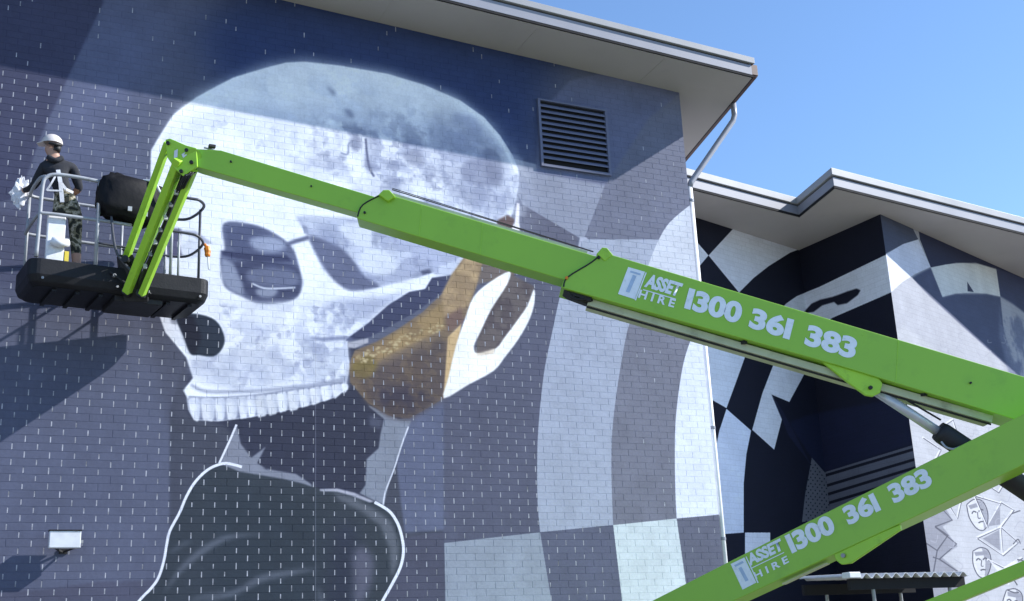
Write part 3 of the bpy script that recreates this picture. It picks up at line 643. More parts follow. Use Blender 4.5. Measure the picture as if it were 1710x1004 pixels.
# downpipe: gutter outlet, slanted run to the corner, straight run down the corner
def on_gut(t): return ec + (back_c - ec)*t
gp = on_gut(.30) + [gdir[1]*.07, -gdir[0]*.07, .03]
k1 = gp - [0, 0, .3]; k2 = np.array([XR + .075, .06, at_y(1149, 308, .06)[2]])
dp = MB(); dp.tube([gp + [0, 0, .02], k1 + [0, 0, .06], k1 + (k2 - k1)*.04, k1 + (k2 - k1)*.97, k2 - [0, 0, .05]], .052, 14)
pipe = tubes_smooth(dp.build('downpipe', M['pipe'], bld))
dp = MB(); dp.tube([k2 - [0, 0, .04], (k2[0], k2[1], 0)], .046, 14); tubes_smooth(dp.build('straight_run', M['pipe_white'], pipe))
for zz in (9.2, 7.2, 5.2, 3.4):
    dp = MB(); dp.tube([(k2[0], k2[1], zz), (k2[0], k2[1], zz + .05)], .054, 14); dp.build('clip', M['pipe'], pipe)
# louvred vent
vt = MB(); vt.box((VX0, -.002, VZ0), (VX1, .004, VZ1)); vent = vt.build('vent', M['vent_dark'], bld)
WP = plain('slate_painted_metal', tuple(srgb((96, 101, 126))), .6, var=.06, scale=4)
for a, b in (((VX0-.045, VZ0-.045), (VX0, VZ1+.0)), ((VX1, VZ0-.045), (VX1+.045, VZ1+.0)), ((VX0, VZ0-.045), (VX1, VZ0)), ((VX0-.045, VZ1), (VX1+.045, VZ1+.03))):
    q = MB(); q.box((a[0], -.05, a[1]), (b[0], .003, b[1])); q.build('frame', WP, vent, bevel=.003)
ns = 11; pitch = (VZ1 - VZ0)/ns
for i in range(ns):
    z0 = VZ0 + i*pitch
    if i == 0: continue
    q = MB(); q.prism([(VX0+.002, -.045, z0-.01), (VX0+.002, -.045, z0+.014), (VX0+.002, -.041, z0+.014), (VX0+.002, -.003, z0+.06), (VX0+.002, -.003, z0+.054), (VX0+.002, -.040, z0+.008), (VX0+.002, -.040, z0-.01)], (VX1 - VX0 - .004, 0, 0))
    q.build('slat', WP, vent)

# ================================================================ floodlight on the wall
c = at_y(108, 902, -.20); fl = prop(empty('floodlight', (c[0], 0, c[2])), 'small white floodlight on brackets low on the slate wall', 'floodlight')
q = MB(); cx, cz = c[0], c[2]
q.frame_box((cx-.185, -.25, cz-.10), (.37, 0, 0), (0, .10, -.0), (0, -.01, .205)); q.build('housing', M['white_plastic'], fl, bevel=.008)
q = MB(); q.frame_box((cx-.195, -.27, cz+.108), (.39, 0, 0), (0, .13, -.0), (0, 0, .012)); q.build('visor', M['black_rubber'], fl)
for sx in (-.13, .15):
    q = MB(); q.bar((cx+sx, -.16, cz-.08), (cx+.01, -.005, cz-.13), .022, .016); q.build('bracket', M['black_rubber'], fl)
q = MB(); q.box((cx+.19, -.2, cz-.04), (cx+.22, -.17, cz+.0)); q.build('knob', M['steel'], fl)
q = MB(); q.box((cx-.04, -.02, cz-.15), (cx+.06, .0, cz-.09)); q.build('wall_plate', M['black_rubber'], fl)

# ================================================================ the wing behind
wing = prop(empty('side_wing', tuple(FA*[1, 1, 0])), 'lower painted wing with black and white chequered walls and stepped eave', 'building')
def vwall(name, p, q, mat, thick):
    mb = MB(); p, q = p*[1, 1, 0], q*[1, 1, 0]; mb.frame_box(p, q - p, thick, (0, 0, ZW + .02)); return mb.build(name, mat, wing)
inR = np.array([-uR[1], uR[0], 0])*.25; inF = np.array([-uF[1], uF[0], 0])*.25
vwall('recessed_wall', RW0 - uR*2.6, RWC + uR*.3, WR.material('recess_brick', brick=.7), inR)
vwall('return_wall', RWC + uT*(-.0), FA - uT*.0, WT.material('return_brick', brick=.7), np.array([.26, .24, 0]))
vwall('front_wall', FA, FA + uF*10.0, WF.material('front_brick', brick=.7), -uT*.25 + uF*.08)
E0, E1, E2, E3 = (at_z(x, y, ZW) for x, y in ((1150, 317), (1335, 364), (1394, 316), (1710, 394)))
E0 = E0 + unit(E0 - E1)*.35; E3 = E2 + unit(E3 - E2)*11.5
s_ = MB(); bk = np.array([-.1, 1, 0])*7
for quad in ((E0, E1, RWC + bk*.2, RW0 - uR*2.5), (E1, E2, FA, RWC), (E2, E3, FA + uF*10.2, FA)):
    pass
poly = [E0, E1, E2, E3, E3 + bk, E0 + bk]
s_.prism(poly, (0, 0, .03)); wroof = s_.build('roof', M['soffit'], wing)
t_ = MB(); t_.prism([p + [0, 0, .31] for p in poly], (0, 0, .05)); t_.build('roof_sheet', M['roof'], wroof)
line = [E0, E1, E2, E3]
sweep(line, rect(-.05, -.004, .031, .37), wroof, 'backing_board', M['gap'])
sweep(line, rect(-.004, .03, .01, .045), wroof, 'reveal', M['gap'])
sweep(line, rect(.0, .035, .05, .225), wroof, 'fascia_board', M['fascia'], .004)
sweep(line, rect(.0, .075, .25, .385), wroof, 'roof_capping', M['cap'], .006)

# ================================================================ small corrugated awning low in the recess
aw_d = 19.0; a0, a1 = at_depth(1418, 963, aw_d), at_depth(1612, 976, aw_d + .8); a1[2] = a0[2] - .02
aw = prop(empty('awning', (a0[0], a0[1], 0)), 'low awning with pale corrugated sheet over a dark beam', 'awning')
ua = unit((a1 - a0)*[1, 1, 0]); na = np.array([-ua[1], ua[0], 0]); La = np.linalg.norm((a1 - a0)[:2])
q = MB(); nw = 130; vs = []
for i in range(nw + 1):
    t = i/nw*La; zz = .034*math.sin(t/.19*2*math.pi)
    for k, dn in enumerate((-.12, 1.3)):
        for th in (0, .012): p = a0 + ua*t + na*dn + np.array([0, 0, zz + th + dn*.05]); vs.append(p)
fs = []
for i in range(nw):
    a, b = i*4, i*4 + 4
    fs += [(a, b, b+2, a+2), (a+1, a+3, b+3, b+1), (a, a+1, b+1, b), (a+2, b+2, b+3, a+3)]
q.add(vs, fs); q.build('corrugated_sheet', M['zinc'], aw)
q = MB(); q.frame_box(a0 + [0, 0, -.2], ua*La, na*.07, (0, 0, .165)); q.build('beam', M['gap'], aw)
q = MB(); q.frame_box(a0 + na*1.2 + [0, 0, -.2], ua*La, na*.07, (0, 0, .165)); q.build('beam', M['gap'], aw)
q = MB(); q.box(a0 - [.1, .13, .03], a0 + [.12, .05, .06]); q.build('end_cap', M['white_plastic'], aw, bevel=.01)
for t, dn in ((.45, .035), (La - .3, .035), (.45, 1.235), (La - .3, 1.235)):
    p = a0 + ua*t + na*dn; q = MB(); q.tube([(p[0], p[1], 0), p - [0, 0, .19]], .03, 10); q.build('post', M['steel'], aw)
# ================================================================ the boom lift
lift = prop(empty('boom_lift'), 'lime green telescopic boom lift with white lettering and black work basket', 'boom lift')
UPZ = np.array([0, 0, 1.0])
class Face:
    """the near face of a boom: plane through two points that also holds the upward direction"""
    def __init__(s, a, b):
        s.p = a; s.u = unit(b - a); s.w = unit(UPZ - np.dot(UPZ, s.u)*s.u); s.n = np.cross(s.u, s.w)
        if np.dot(s.n, CAM - a) < 0: s.n = -s.n
    def at(s, x, y, off=0.0): return on_plane(x, y, s.p + s.n*off, s.n)
    def poly(s, pts, off=0.0): return [s.at(x, y, off) for x, y in pts]
UB = Face(at_depth(1003, 420, 14.2), at_depth(1710, 629, 13.95))
LB = Face(at_depth(1231, 931, 14.9), at_depth(1706, 694, 13.35))
def plate(face, pts, thick, name, mat, parent, off=0.0, bevel=.008):
    mb = MB(); mb.prism(face.poly(pts, off), -face.n*thick); return mb.build(name, mat, parent, bevel=bevel)
base = plate(UB, [(1003, 420), (1960, 703), (1960, 777), (1690, 699), (1402, 611), (937, 480), (940, 470), (946, 462), (985, 438)], .40, 'base_boom', M['green'], lift)
mid = plate(UB, [(650, 325), (1150, 474), (1150, 529), (937, 466), (597, 365), (595, 360), (604, 341), (637, 322)], .30, 'middle_boom', M['green'], lift, -.045)
tip = plate(UB, [(318, 248), (369, 251), (720, 357), (720, 394), (597, 355), (333, 280), (316, 274)], .21, 'tip_boom', M['green'], lift, -.085)
# lugs, pins, wear pads and top plates
plate(UB, [(996, 424), (1006, 413), (1014, 414), (1024, 426), (1010, 436)], .06, 'sheave_lug', M['green_jib'], base, .012)
plate(UB, [(632, 325), (640, 317), (650, 317), (660, 328), (648, 336)], .06, 'sheave_lug', M['green_jib'], mid, .012)
def pin(face, x, y, r, off, parent, mat='black_rubber', l=.03, name='pin'):
    c = face.at(x, y, off); mb = MB(); mb.tube([c, c + face.n*l], r, 12); mb.build(name, M[mat], parent)
pin(UB, 1000, 431, .016, .01, base); pin(UB, 946, 465, .018, -.004, base, 'orange'); pin(UB, 609, 356, .014, -.05, mid); pin(UB, 641, 321, .014, -.03, mid)
pin(UB, 386, 271, .012, -.09, tip); pin(UB, 520, 312, .01, -.09, tip); pin(UB, 1620, 640, .012, -.004, base)
for x, y in ((1090, 455), (1440, 560)): pin(UB, x, y, .008, -.006, base, 'green', .012, 'bolt')
mb = MB(); mb.prism(UB.poly([(941, 483), (950, 490), (985, 503), (990, 495)], -.05), -UB.n*.25); mb.build('wear_pad', M['black_rubber'], base)
for i in range(5):
    a = UB.at(950 + i*9, 489 + i*3, -.06 - .04*i); q = MB(); q.tube(catmull([a, a - UPZ*.05 + UB.u*.05, a - UPZ*.03 + UB.u*.16, a + UB.u*.22], 4), .016, 8); q.build('hose', M['black_rubber'], base)
a, b = UB.at(985, 494, -.10), UB.at(1660, 690, -.10)
mb = MB(); mb.frame_box(a - UB.w*.03, b - a, -UB.n*.25, -UB.w*.085); mb.build('hose_tray', M['cream'], base, bevel=.006)
mb = MB(); mb.tube([a - UB.w*.13 - UB.n*.03, b - UB.w*.13 - UB.n*.03], .012, 8); mb.build('cable', M['black_rubber'], base)
for x in (1240, 1450, 1540):
    c = UB.at(x, 480 + (x - 937)*.288 + 4, -.1); mb = MB(); mb.box(c - [.02, .06, .03], c + [.02, .02, .03]); mb.build('clamp', M['black_rubber'], base)
for o1, o2 in ((.055, -.08), (.075, -.14), (.06, -.25)):
    p0 = UB.at(652, 324, o2) + UB.w*o1; p1 = UB.at(990, 424, o2) + UB.w*(o1*.4)
    mb = MB(); mb.tube([p0, p1], .005, 8); mb.build('cable', M['black_rubber'], mid)
mb = MB(); p0 = UB.at(655, 327, -.07); p1 = UB.at(980, 424, -.07); mb.frame_box(p0, p1 - p0, -UB.n*.2, UB.w*.035); mb.build('reflection_strip', M['cream'], mid)  # added pale strip stands in for a reflection along the boom top
mb = MB(); p0 = UB.at(340, 249, -.15); p1 = UB.at(600, 326, -.15); mb.tube([p0 + UB.w*.02, p1 + UB.w*.02], .012, 8); mb.build('cable', M['rail'], tip)
c = UB.at(354, 247, -.12); mb = MB(); mb.box(c - [.04, .03, 0], c + [.04, .03, .035]); mb.build('limit_switch', M['black_rubber'], tip, bevel=.005)
for pts, off, par in (([(1003, 424), (988, 438), (948, 463), (941, 479)], .002, base), ([(640, 324), (606, 342), (597, 362)], -.043, mid)):
    q = MB(); q.tube(catmull([UB.at(x, y, off) for x, y in pts], 4), .009, 8); q.build('end_seam', M['black_rubber'], par)
for x, yt, yb, off, par in ((704, 343, 394, -.043, mid), (806, 373, 424, -.043, mid), (1500, 569, 640, .002, base)):
    q = MB(); q.bar(UB.at(x, yt, off), UB.at(x - 4, yb, off), .006, .004, side=UB.u); q.build('weld_seam', M['green_jib'], par)
# lettering
def text_mesh(s, bold):
    cu = bpy.data.curves.new('lettering', 'FONT'); cu.body = s; cu.offset = bold; cu.resolution_u = 6; cu.space_character = 1.0
    o = bpy.data.objects.new('lettering', cu); COL.objects.link(o); dg = bpy.context.evaluated_depsgraph_get()
    me = bpy.data.meshes.new_from_object(o.evaluated_get(dg)); bpy.data.objects.remove(o); return me
def lettering(face, s, p0, p1, hpx, parent, bold=.05, slant=0.0, mat='white_print', gap=.006, spread=1.0):
    """text between two baseline pixels, cap height in pixels"""
    me = text_mesh(s, bold); v = np.array([x.co[:] for x in me.vertices]); lo, hi = v.min(0), v.max(0)
    a, b = face.at(*p0, gap), face.at(*p1, gap); L = np.linalg.norm(b - a); U = unit(b - a); Wd = unit(face.w - np.dot(face.w, U)*U)
    sc = hpx/(np.linalg.norm(np.subtract(to_px(a + Wd*.1)[:2], to_px(a)[:2]))/.1)
    for x in me.vertices:
        fx = (x.co.x - lo[0])/(hi[0] - lo[0]); fy = (x.co.y - lo[1])/(hi[1] - lo[1])
        x.co = Vector(a + U*(fx*L + fy*sc*slant) + Wd*fy*sc)
    me.materials.clear(); me.materials.append(M[mat]); me.name = 'lettering'
    o = bpy.data.objects.new('lettering', me); COL.objects.link(o); adopt(o, parent); return o
for s, p0, p1 in (('I300', (1142, 515), (1234, 542)), ('36I', (1249, 547), (1318, 568)), ('383', (1342, 576), (1426, 601))): lettering(UB, s, p0, p1, 36, base)
lettering(UB, 'ASSET', (1075, 479), (1132, 496), 24, base, .05, .12); lettering(UB, 'H I R E', (1065, 497), (1125, 514), 14, base, .03, .05)
for q_, hh in ((([(1049, 446), (1077, 454), (1060, 500), (1032, 491)]), 0),):
    mb = MB(); mb.add(UB.poly(q_, .005), [(0, 1, 2, 3)]); lg = mb.build('logo', M['white_print'], base)
for q_ in ([(1053, 452), (1070, 457), (1069, 460), (1052, 455)], [(1057, 459), (1063, 461), (1051, 489), (1045, 487)], [(1078, 455), (1080, 455.5), (1062, 502), (1060, 501)]):
    mb = MB(); mb.add(UB.poly(q_, .008), [(0, 1, 2, 3)]); mb.build('logo_mark', M['blue_print'] if q_[0][0] < 1076 else M['white_print'], base)
mb = MB(); mb.add(UB.poly([(1074, 483), (1129, 499), (1128.5, 500.6), (1073.5, 484.6)], .006), [(0, 1, 2, 3)]); mb.build('rule', M['white_print'], base)
# underside bracket, lift cylinder
plate(UB, [(1366, 598), (1402, 609), (1466, 630), (1474, 640), (1470, 656), (1458, 662), (1446, 660), (1418, 640)], .05, 'cylinder_bracket', M['green_jib'], base, -.03)
plate(UB, [(1366, 598), (1402, 609), (1466, 630), (1474, 640), (1470, 656), (1458, 662), (1446, 660), (1418, 640)], .05, 'cylinder_bracket', M['green_jib'], base, -.30)
pin(UB, 1453, 648, .022, -.028, base, 'black_rubber', .03)
cy = MB(); r0, r1 = UB.at(1455, 648, -.18), UB.at(1580, 730, -.18); sl0, sl1 = UB.at(1566, 719, -.18), UB.at(1985, 1000, -.18)
cy.tube([r0, r1], .058, 16); cyl = tubes_smooth(cy.build('lift_cylinder', M['chrome'], lift))
cy = MB(); cy.tube([sl0, sl0 + (sl1 - sl0)*.02, sl1], [.11, .125, .125], 18); tubes_smooth(cy.build('cylinder_sleeve', M['black_rubber'], cyl))
cy = MB(); cy.tube([r0 + UB.w*.075 + UB.n*.05, sl0 + UB.w*.12 + UB.n*.03], .012, 8); cy.build('hose', M['black_rubber'], cyl)
cy = MB(); cy.tube(catmull([UB.at(1572, 738, -.05), UB.at(1580, 747, -.02), UB.at(1592, 750, -.02), UB.at(1604, 746, -.05)], 5), .012, 8); cy.build('hose', M['rail'], cyl)
# lower boom and its parallel link
low = plate(LB, [(800, 1150), (1094, 1001), (1322, 885), (1706, 693), (1960, 566), (1960, 660), (1706, 778), (1543, 856), (1231, 1001), (920, 1146)], .42, 'lower_boom', M['green'], lift, 0)
for s, p0, p1 in (('I300', (1323, 925), (1398, 888)), ('36I', (1418, 878), (1472, 852)), ('383', (1494, 842), (1560, 809))): lettering(LB, s, p0, p1, 33, low)
lettering(LB, 'ASSET', (1252, 946), (1309, 918), 20, low, .05, .1); lettering(LB, 'H I R E', (1262, 968), (1318, 939), 12, low, .03, .05)
mb = MB(); mb.add(LB.poly([(1220, 942), (1243, 931), (1263, 973), (1240, 985)], .005), [(0, 1, 2, 3)]); mb.build('logo', M['white_print'], low)
for q_ in ([(1226, 944), (1240, 937), (1242, 940), (1228, 947)], [(1233, 949), (1238, 946.5), (1250, 969), (1245, 971.5)], [(1245, 930), (1246.5, 929), (1267, 973), (1265, 974)]):
    mb = MB(); mb.add(LB.poly(q_, .008), [(0, 1, 2, 3)]); mb.build('logo_mark', M['blue_print'] if q_[0][0] < 1244 else M['white_print'], low)
mb = MB(); mb.add(LB.poly([(1253, 949), (1309, 922), (1309.6, 923.4), (1253.6, 950.4)], .006), [(0, 1, 2, 3)]); mb.build('rule', M['white_print'], low)
plate(LB, [(1391, 922), (1503, 876), (1504, 885), (1470, 908), (1421, 941), (1405, 943), (1396, 936)], .05, 'cylinder_bracket', M['green_jib'], low, -.02)
plate(LB, [(1391, 922), (1503, 876), (1504, 885), (1470, 908), (1421, 941), (1405, 943), (1396, 936)], .05, 'cylinder_bracket', M['green_jib'], low, -.35)
pin(LB, 1409, 928, .025, -.015, low, 'steel', .03)
a, b = LB.at(1305, 974, -.1), LB.at(1380, 939, -.1); mb = MB(); mb.frame_box(a, b - a, -LB.n*.1, -LB.w*.02); mb.build('hose_tray', M['cream'], low, bevel=.006)
LK = Face(at_depth(1564, 1000, 14.3), at_depth(1710, 936, 13.9))
plate(LK, [(1250, 1123), (1500, 1022), (1710, 936), (1960, 834), (1960, 860), (1710, 961), (1500, 1047), (1250, 1150)], .16, 'parallel_link', M['green'], lift)
# elbow beyond the frame, turret, chassis and wheels
plate(LB, [(1900, 570), (1990, 560), (2030, 650), (2030, 1030), (1960, 1040), (1900, 800)], .06, 'elbow_plate', M['green'], lift, .0)
plate(UB, [(1890, 670), (1990, 640), (2040, 700), (2040, 1030), (1960, 1040), (1900, 800)], .06, 'elbow_plate', M['green'], lift, -.45)
tc = LB.at(850, 1150, -.2); ch = np.array([tc[0], min(tc[1], -2.2), 0])
mb = MB(); mb.box(ch + [-.8, -.6, .95], ch + [1.0, .6, 1.45]); mb.build('turret', M['green'], lift, bevel=.05)
mb = MB(); mb.bar(LK.at(1255, 1136, -.08), ch + [.6, 0, 1.3], .14, .14); mb.build('link_end', M['green'], lift)
mb = MB(); mb.box(ch + [-1.6, -.75, .5], ch + [1.6, .75, .95]); mb.build('chassis', M['green'], lift, bevel=.04)
for sx in (-1.15, 1.15):
    for sy in (-.95, .95):
        c = ch + [sx, sy, .46]; mb = MB(); mb.tube([c - [0, .16, 0], c + [0, .16, 0]], .46, 28); wh = mb.build('wheel', M['black_rubber'], lift, bevel=.04)
        mb = MB(); mb.tube([c - [0, .17, 0], c + [0, .17, 0]], .24, 20); mb.build('rim', M['white_plastic'], wh)

# ---------------------------------------------------------------- basket
BO = at_y(50, 428, -1.40); yaw = math.radians(6.6); bxv = np.array([math.cos(yaw), math.sin(yaw), 0]); byv = np.array([-math.sin(yaw), math.cos(yaw), 0])
BLN = 2.0
while to_px(BO + bxv*BLN)[0] < 352: BLN += .01
BD = .92
def bk_(x, y, z): return BO + bxv*x + byv*y + UPZ*z
def rrect(x0, x1, y0, y1, r, n=5):
    out = []
    for cx, cy, a0 in ((x1-r, y0+r, -90), (x1-r, y1-r, 0), (x0+r, y1-r, 90), (x0+r, y0+r, 180)):
        for i in range(n+1):
            a = math.radians(a0 + 90*i/n); out.append((cx + r*math.cos(a), cy + r*math.sin(a)))
    return out
loops = []
for ins, z in ((0, 0), (.0, -.2), (.03, -.29), (.09, -.33)): loops.append([bk_(x, y, z) for x, y in rrect(ins, BLN-ins, ins, BD-ins, .13)])
inner = [[bk_(x, y, z) for x, y in rrect(i_, BLN-i_, i_, BD-i_, .11)] for i_, z in ((.035, 0), (.045, -.11))]
n = len(loops[0]); seq = [inner[1], inner[0]] + loops; mb = MB(); fs = []
for i in range(len(seq) - 1): fs += [(i*n + j, i*n + (j+1) % n, (i+1)*n + (j+1) % n, (i+1)*n + j) for j in range(n)]
fs += [tuple(range(n)), tuple((len(seq)-1)*n + j for j in range(n-1, -1, -1))]
mb.add([p for l in seq for p in l], [q[::-1] for q in fs]); basket = mb.build('basket', M['tray'], lift, bevel=.012)
for x in np.arange(.3, BLN - .2, .28):
    mb = MB(); mb.frame_box(bk_(x, .12, -.333), bxv*.05, byv*.68, -UPZ*.035); mb.build('floor_rib', M['tray'], basket)
for x in (.16, 1.05, 2.1):
    mb = MB(); mb.tube([bk_(x, -.012, -.25), bk_(x, .01, -.25)], .016, 10); mb.build('bolt', M['steel'], basket)
def rail(pts, r, mat, name='rail', k=4):
    mb = MB(); mb.tube(catmull([bk_(*p) for p in pts], k), r, 10); return tubes_smooth(mb.build(name, M[mat], basket))
X1 = BLN
rail([(.78, .04, 1.12), (.5, .04, 1.13), (.25, .04, 1.12), (.14, .05, 1.07), (.10, .05, .95), (.09, .05, .5), (.08, .05, .02)], .024, 'rail')
rail([(.14, .06, 1.08), (.09, .2, 1.1), (.09, .7, 1.1), (.16, .86, 1.1), (.5, .88, 1.1), (.78, .88, 1.1), (1.3, .88, 1.1)], .022, 'rail')
rail([(1.2, .04, .6), (.6, .04, .6), (.16, .04, .59), (.08, .12, .58), (.08, .75, .58), (.16, .86, .58), (.8, .88, .58), (1.7, .88, .58)], .022, 'rail')
rail([(.78, .04, .3), (1.25, .04, .29)], .014, 'rail_dark')
rail([(1.55, .04, 1.09), (1.95, .04, 1.09), (X1-.16, .06, 1.09), (X1-.04, .25, 1.09), (X1-.04, .62, 1.09), (X1-.14, .84, 1.09), (X1-.5, .88, 1.09), (1.3, .88, 1.09)], .02, 'rail_dark')
rail([(1.62, .04, .6), (1.95, .04, .6), (X1-.16, .06, .58), (X1-.04, .25, .56), (X1-.04, .62, .55), (X1-.14, .84, .55), (X1-.5, .88, .55), (1.3, .88, .55)], .018, 'rail_dark')
def post(x, y, z1, r, mat): rail([(x, y, -.1), (x, y, z1)], r, mat, 'post', 1)
post(.78, .04, 1.12, .024, 'rail'); post(.72, .88, 1.1, .02, 'rail'); post(.1, .84, 1.1, .02, 'rail'); post(1.72, .05, 1.09, .02, 'rail'); post(1.82, .05, .62, .016, 'rail')
post(X1-.045, .38, 1.09, .018, 'rail_dark'); post(X1-.35, .88, 1.09, .018, 'rail'); post(1.3, .88, 1.09, .018, 'rail')
mb = MB(); mb.frame_box(bk_(1.72, .1, -.01), bxv*.45, byv*.05, UPZ*.03); mb.build('kick_strip', M['white_plastic'], basket)
# covered control box
cg = []; nx, nz = 14, 10; rng = np.random.RandomState(4); vsx = []; fs = []
nu, nv = 22, 14
for i in range(nv + 1):
    for j in range(nu):
        th = math.pi*i/nv; ph = 2*math.pi*j/nu
        sgn = lambda v, e: math.copysign(abs(v)**e, v)
        x = sgn(math.sin(th), .45)*sgn(math.cos(ph), .45); y = sgn(math.sin(th), .45)*sgn(math.sin(ph), .5); z = sgn(math.cos(th), .5)
        d = 1 + rng.uniform(-.06, .06) + .05*math.sin(ph*5 + th*3)
        vsx.append(bk_(1.18 + .40*x*d + .03*z, .06 + .17*y*d, .93 + .29*z*d - .045*x))
for i in range(nv):
    for j in range(nu): fs.append((i*nu + j, (i+1)*nu + j, (i+1)*nu + (j+1) % nu, i*nu + (j+1) % nu))
mb = MB(); mb.add(vsx, fs); cov = mb.build('control_box_cover', M['tarp'], basket, smooth=True)
for x, z in ((1.30, .68), (1.52, .70), (1.1, .72)):
    mb = MB(); mb.frame_box(bk_(x, -.14, z), bxv*.05, byv*.02, UPZ*.06); mb.build('tag', M['rail'], cov)
mb = MB(); mb.tube(catmull([bk_(1.3, -.05, 1.2), bk_(1.42, -.14, 1.16), bk_(1.5, -.16, 1.02), bk_(1.62, -.18, .98), bk_(1.72, -.15, 1.0)], 5), .014, 8); mb.build('cable', M['white_plastic'], cov)
# white storage panel, yellow label, orange tag
mb = MB(); mb.frame_box(bk_(.19, .08, -.02), bxv*.22, byv*.05, UPZ*.62); pnl = mb.build('storage_panel', M['white_plastic'], basket, bevel=.015)
mb = MB(); mb.tube([bk_(.24, .04, .25), bk_(.34, .02, .22), bk_(.44, .05, .25)], .05, 10); mb.build('folded_sheet', M['white_plastic'], pnl, smooth=True)
mb = MB(); mb.frame_box(bk_(.415, .075, .02), bxv*.05, byv*.03, UPZ*.13); mb.build('label', M['yellow'], pnl)
mb = MB(); mb.tube(catmull([bk_(X1+.0, .3, .58), bk_(X1+.03, .27, .5), bk_(X1+.03, .26, .4)], 4), [.02]*3 + [.045]*3 + [.04]*2 + [.03], 8); mb.build('tag', M['orange'], basket)
mb = MB(); mb.tube([bk_(X1+.035, .26, .41), bk_(X1+.05, .25, .22)], .012, 6); mb.build('strap', M['white_plastic'], basket)
mb = MB(); mb.tube(catmull([bk_(.93, .0, .7), bk_(.95, -.06, .4), bk_(1.0, -.1, .15), bk_(1.12, -.14, -.02), bk_(1.2, -.16, -.1)], 5), .016, 8); mb.build('hose', M['rail_dark'], basket)
# folding jib between boom head and basket
def arm(p, q, w, h, name, mat='green_jib', parent=None, side=None):
    mb = MB(); mb.bar(p, q, h, w, side=UB.n if side is None else side); return mb.build(name, M[mat], parent or lift, bevel=.008)
dN = to_px(bk_(1.25, 0, -.1))[2]; HD = -.04
hd = plate(UB, [(276, 233), (284, 231), (312, 243), (328, 247), (330, 278), (316, 287), (306, 294), (292, 282), (279, 262)], .035, 'boom_head', M['green_jib'], lift, HD)
plate(UB, [(276, 233), (284, 231), (312, 243), (328, 247), (330, 278), (316, 287), (306, 294), (292, 282), (279, 262)], .035, 'head_plate', M['green'], hd, HD - .24)
mb = MB(); c0, c1 = UB.at(322, 262, HD - .02), UB.at(322, 262, HD - .26); mb.tube([c0, c1], .1, 16); mb.build('head_tube', M['green'], hd)
for x, y in ((281, 240), (312, 252), (320, 272), (303, 287)): pin(UB, x, y, .022, HD + .002, hd)
mb = MB(); mb.add(UB.poly([(291, 252), (297, 249), (296, 268), (290, 270)], HD + .006), [(0, 1, 2, 3)]); mb.build('sticker', M['white_plastic'], hd)
mb = MB(); mb.add(UB.poly([(303, 258), (309, 254), (312, 259), (306, 264)], HD + .006), [(0, 1, 2, 3)]); mb.build('sticker', M['white_plastic'], hd)
jA = arm(UB.at(281, 238, -.2), at_depth(212, 428, dN - .02), .075, .09, 'jib_arm')
jB = arm(UB.at(299, 266, -.02), at_depth(212, 488, dN - .16), .09, .10, 'jib_arm')
jD = arm(UB.at(307, 274, -.16), at_depth(228, 452, dN - .06), .07, .07, 'jib_arm', 'green')
jC = arm(UB.at(324, 283, -.1), at_depth(237, 492, dN - .16), .07, .09, 'jib_arm')
arm(UB.at(312, 280, -.14), at_depth(232, 486, dN - .08), .045, .06, 'jib_cylinder', 'black_rubber')
for i in range(7):
    t = .2 + .1*i; c = UB.at(313, 278, -.1)*(1-t) + at_depth(226, 484, dN - .12)*t; mb = MB(); mb.box(c - [.025, .02, .03], c + [.02, .02, .025]); mb.build('hose_clip', M['steel'] if i % 2 else M['white_plastic'], jB)
for k, dxp in enumerate((0, 5, 9)):
    mb = MB(); mb.tube(catmull([UB.at(318 + dxp, 284 + k, -.12), at_depth(302 + dxp, 305, 14.4), at_depth(268 + dxp, 385, dN - .06), at_depth(228 + dxp, 470, dN - .05), bk_(1.4 + .03*k, -.02, -.3)], 6), .013, 8); mb.build('hose', M['black_rubber'], jB)
for p in ((212, 436), (212, 489), (236, 492)): 
    c = at_depth(*p, dN - .1); mb = MB(); mb.tube([c + UB.n*.1, c - UB.n*.22], .045, 14); mb.build('pivot_pin', M['black_rubber'], lift)
mb = MB(); mb.prism([at_depth(x, y, dN - .04) for x, y in ((198, 425), (222, 425), (250, 480), (246, 504), (206, 504))], byv*.1); mb.build('basket_bracket', M['black_rubber'], lift, bevel=.01)
mb = MB(); mb.frame_box(bk_(1.05, .1, -.4), bxv*.6, byv*.6, UPZ*.08); mb.build('rotator', M['black_rubber'], lift, bevel=.01)
mb = MB(); mb.tube(catmull([bk_(.95, -.02, -.08), bk_(1.05, -.06, -.16), bk_(1.25, -.1, -.3)], 4), .012, 8); mb.build('hose', M['black_rubber'], lift)
for x, z in ((1.0, -.12), (1.15, -.22), (1.36, -.08), (1.42, -.28)):
    mb = MB(); mb.tube([bk_(x, -.05, z), bk_(x, .01, z)], .022, 10); mb.build('fitting', M['steel'], lift)

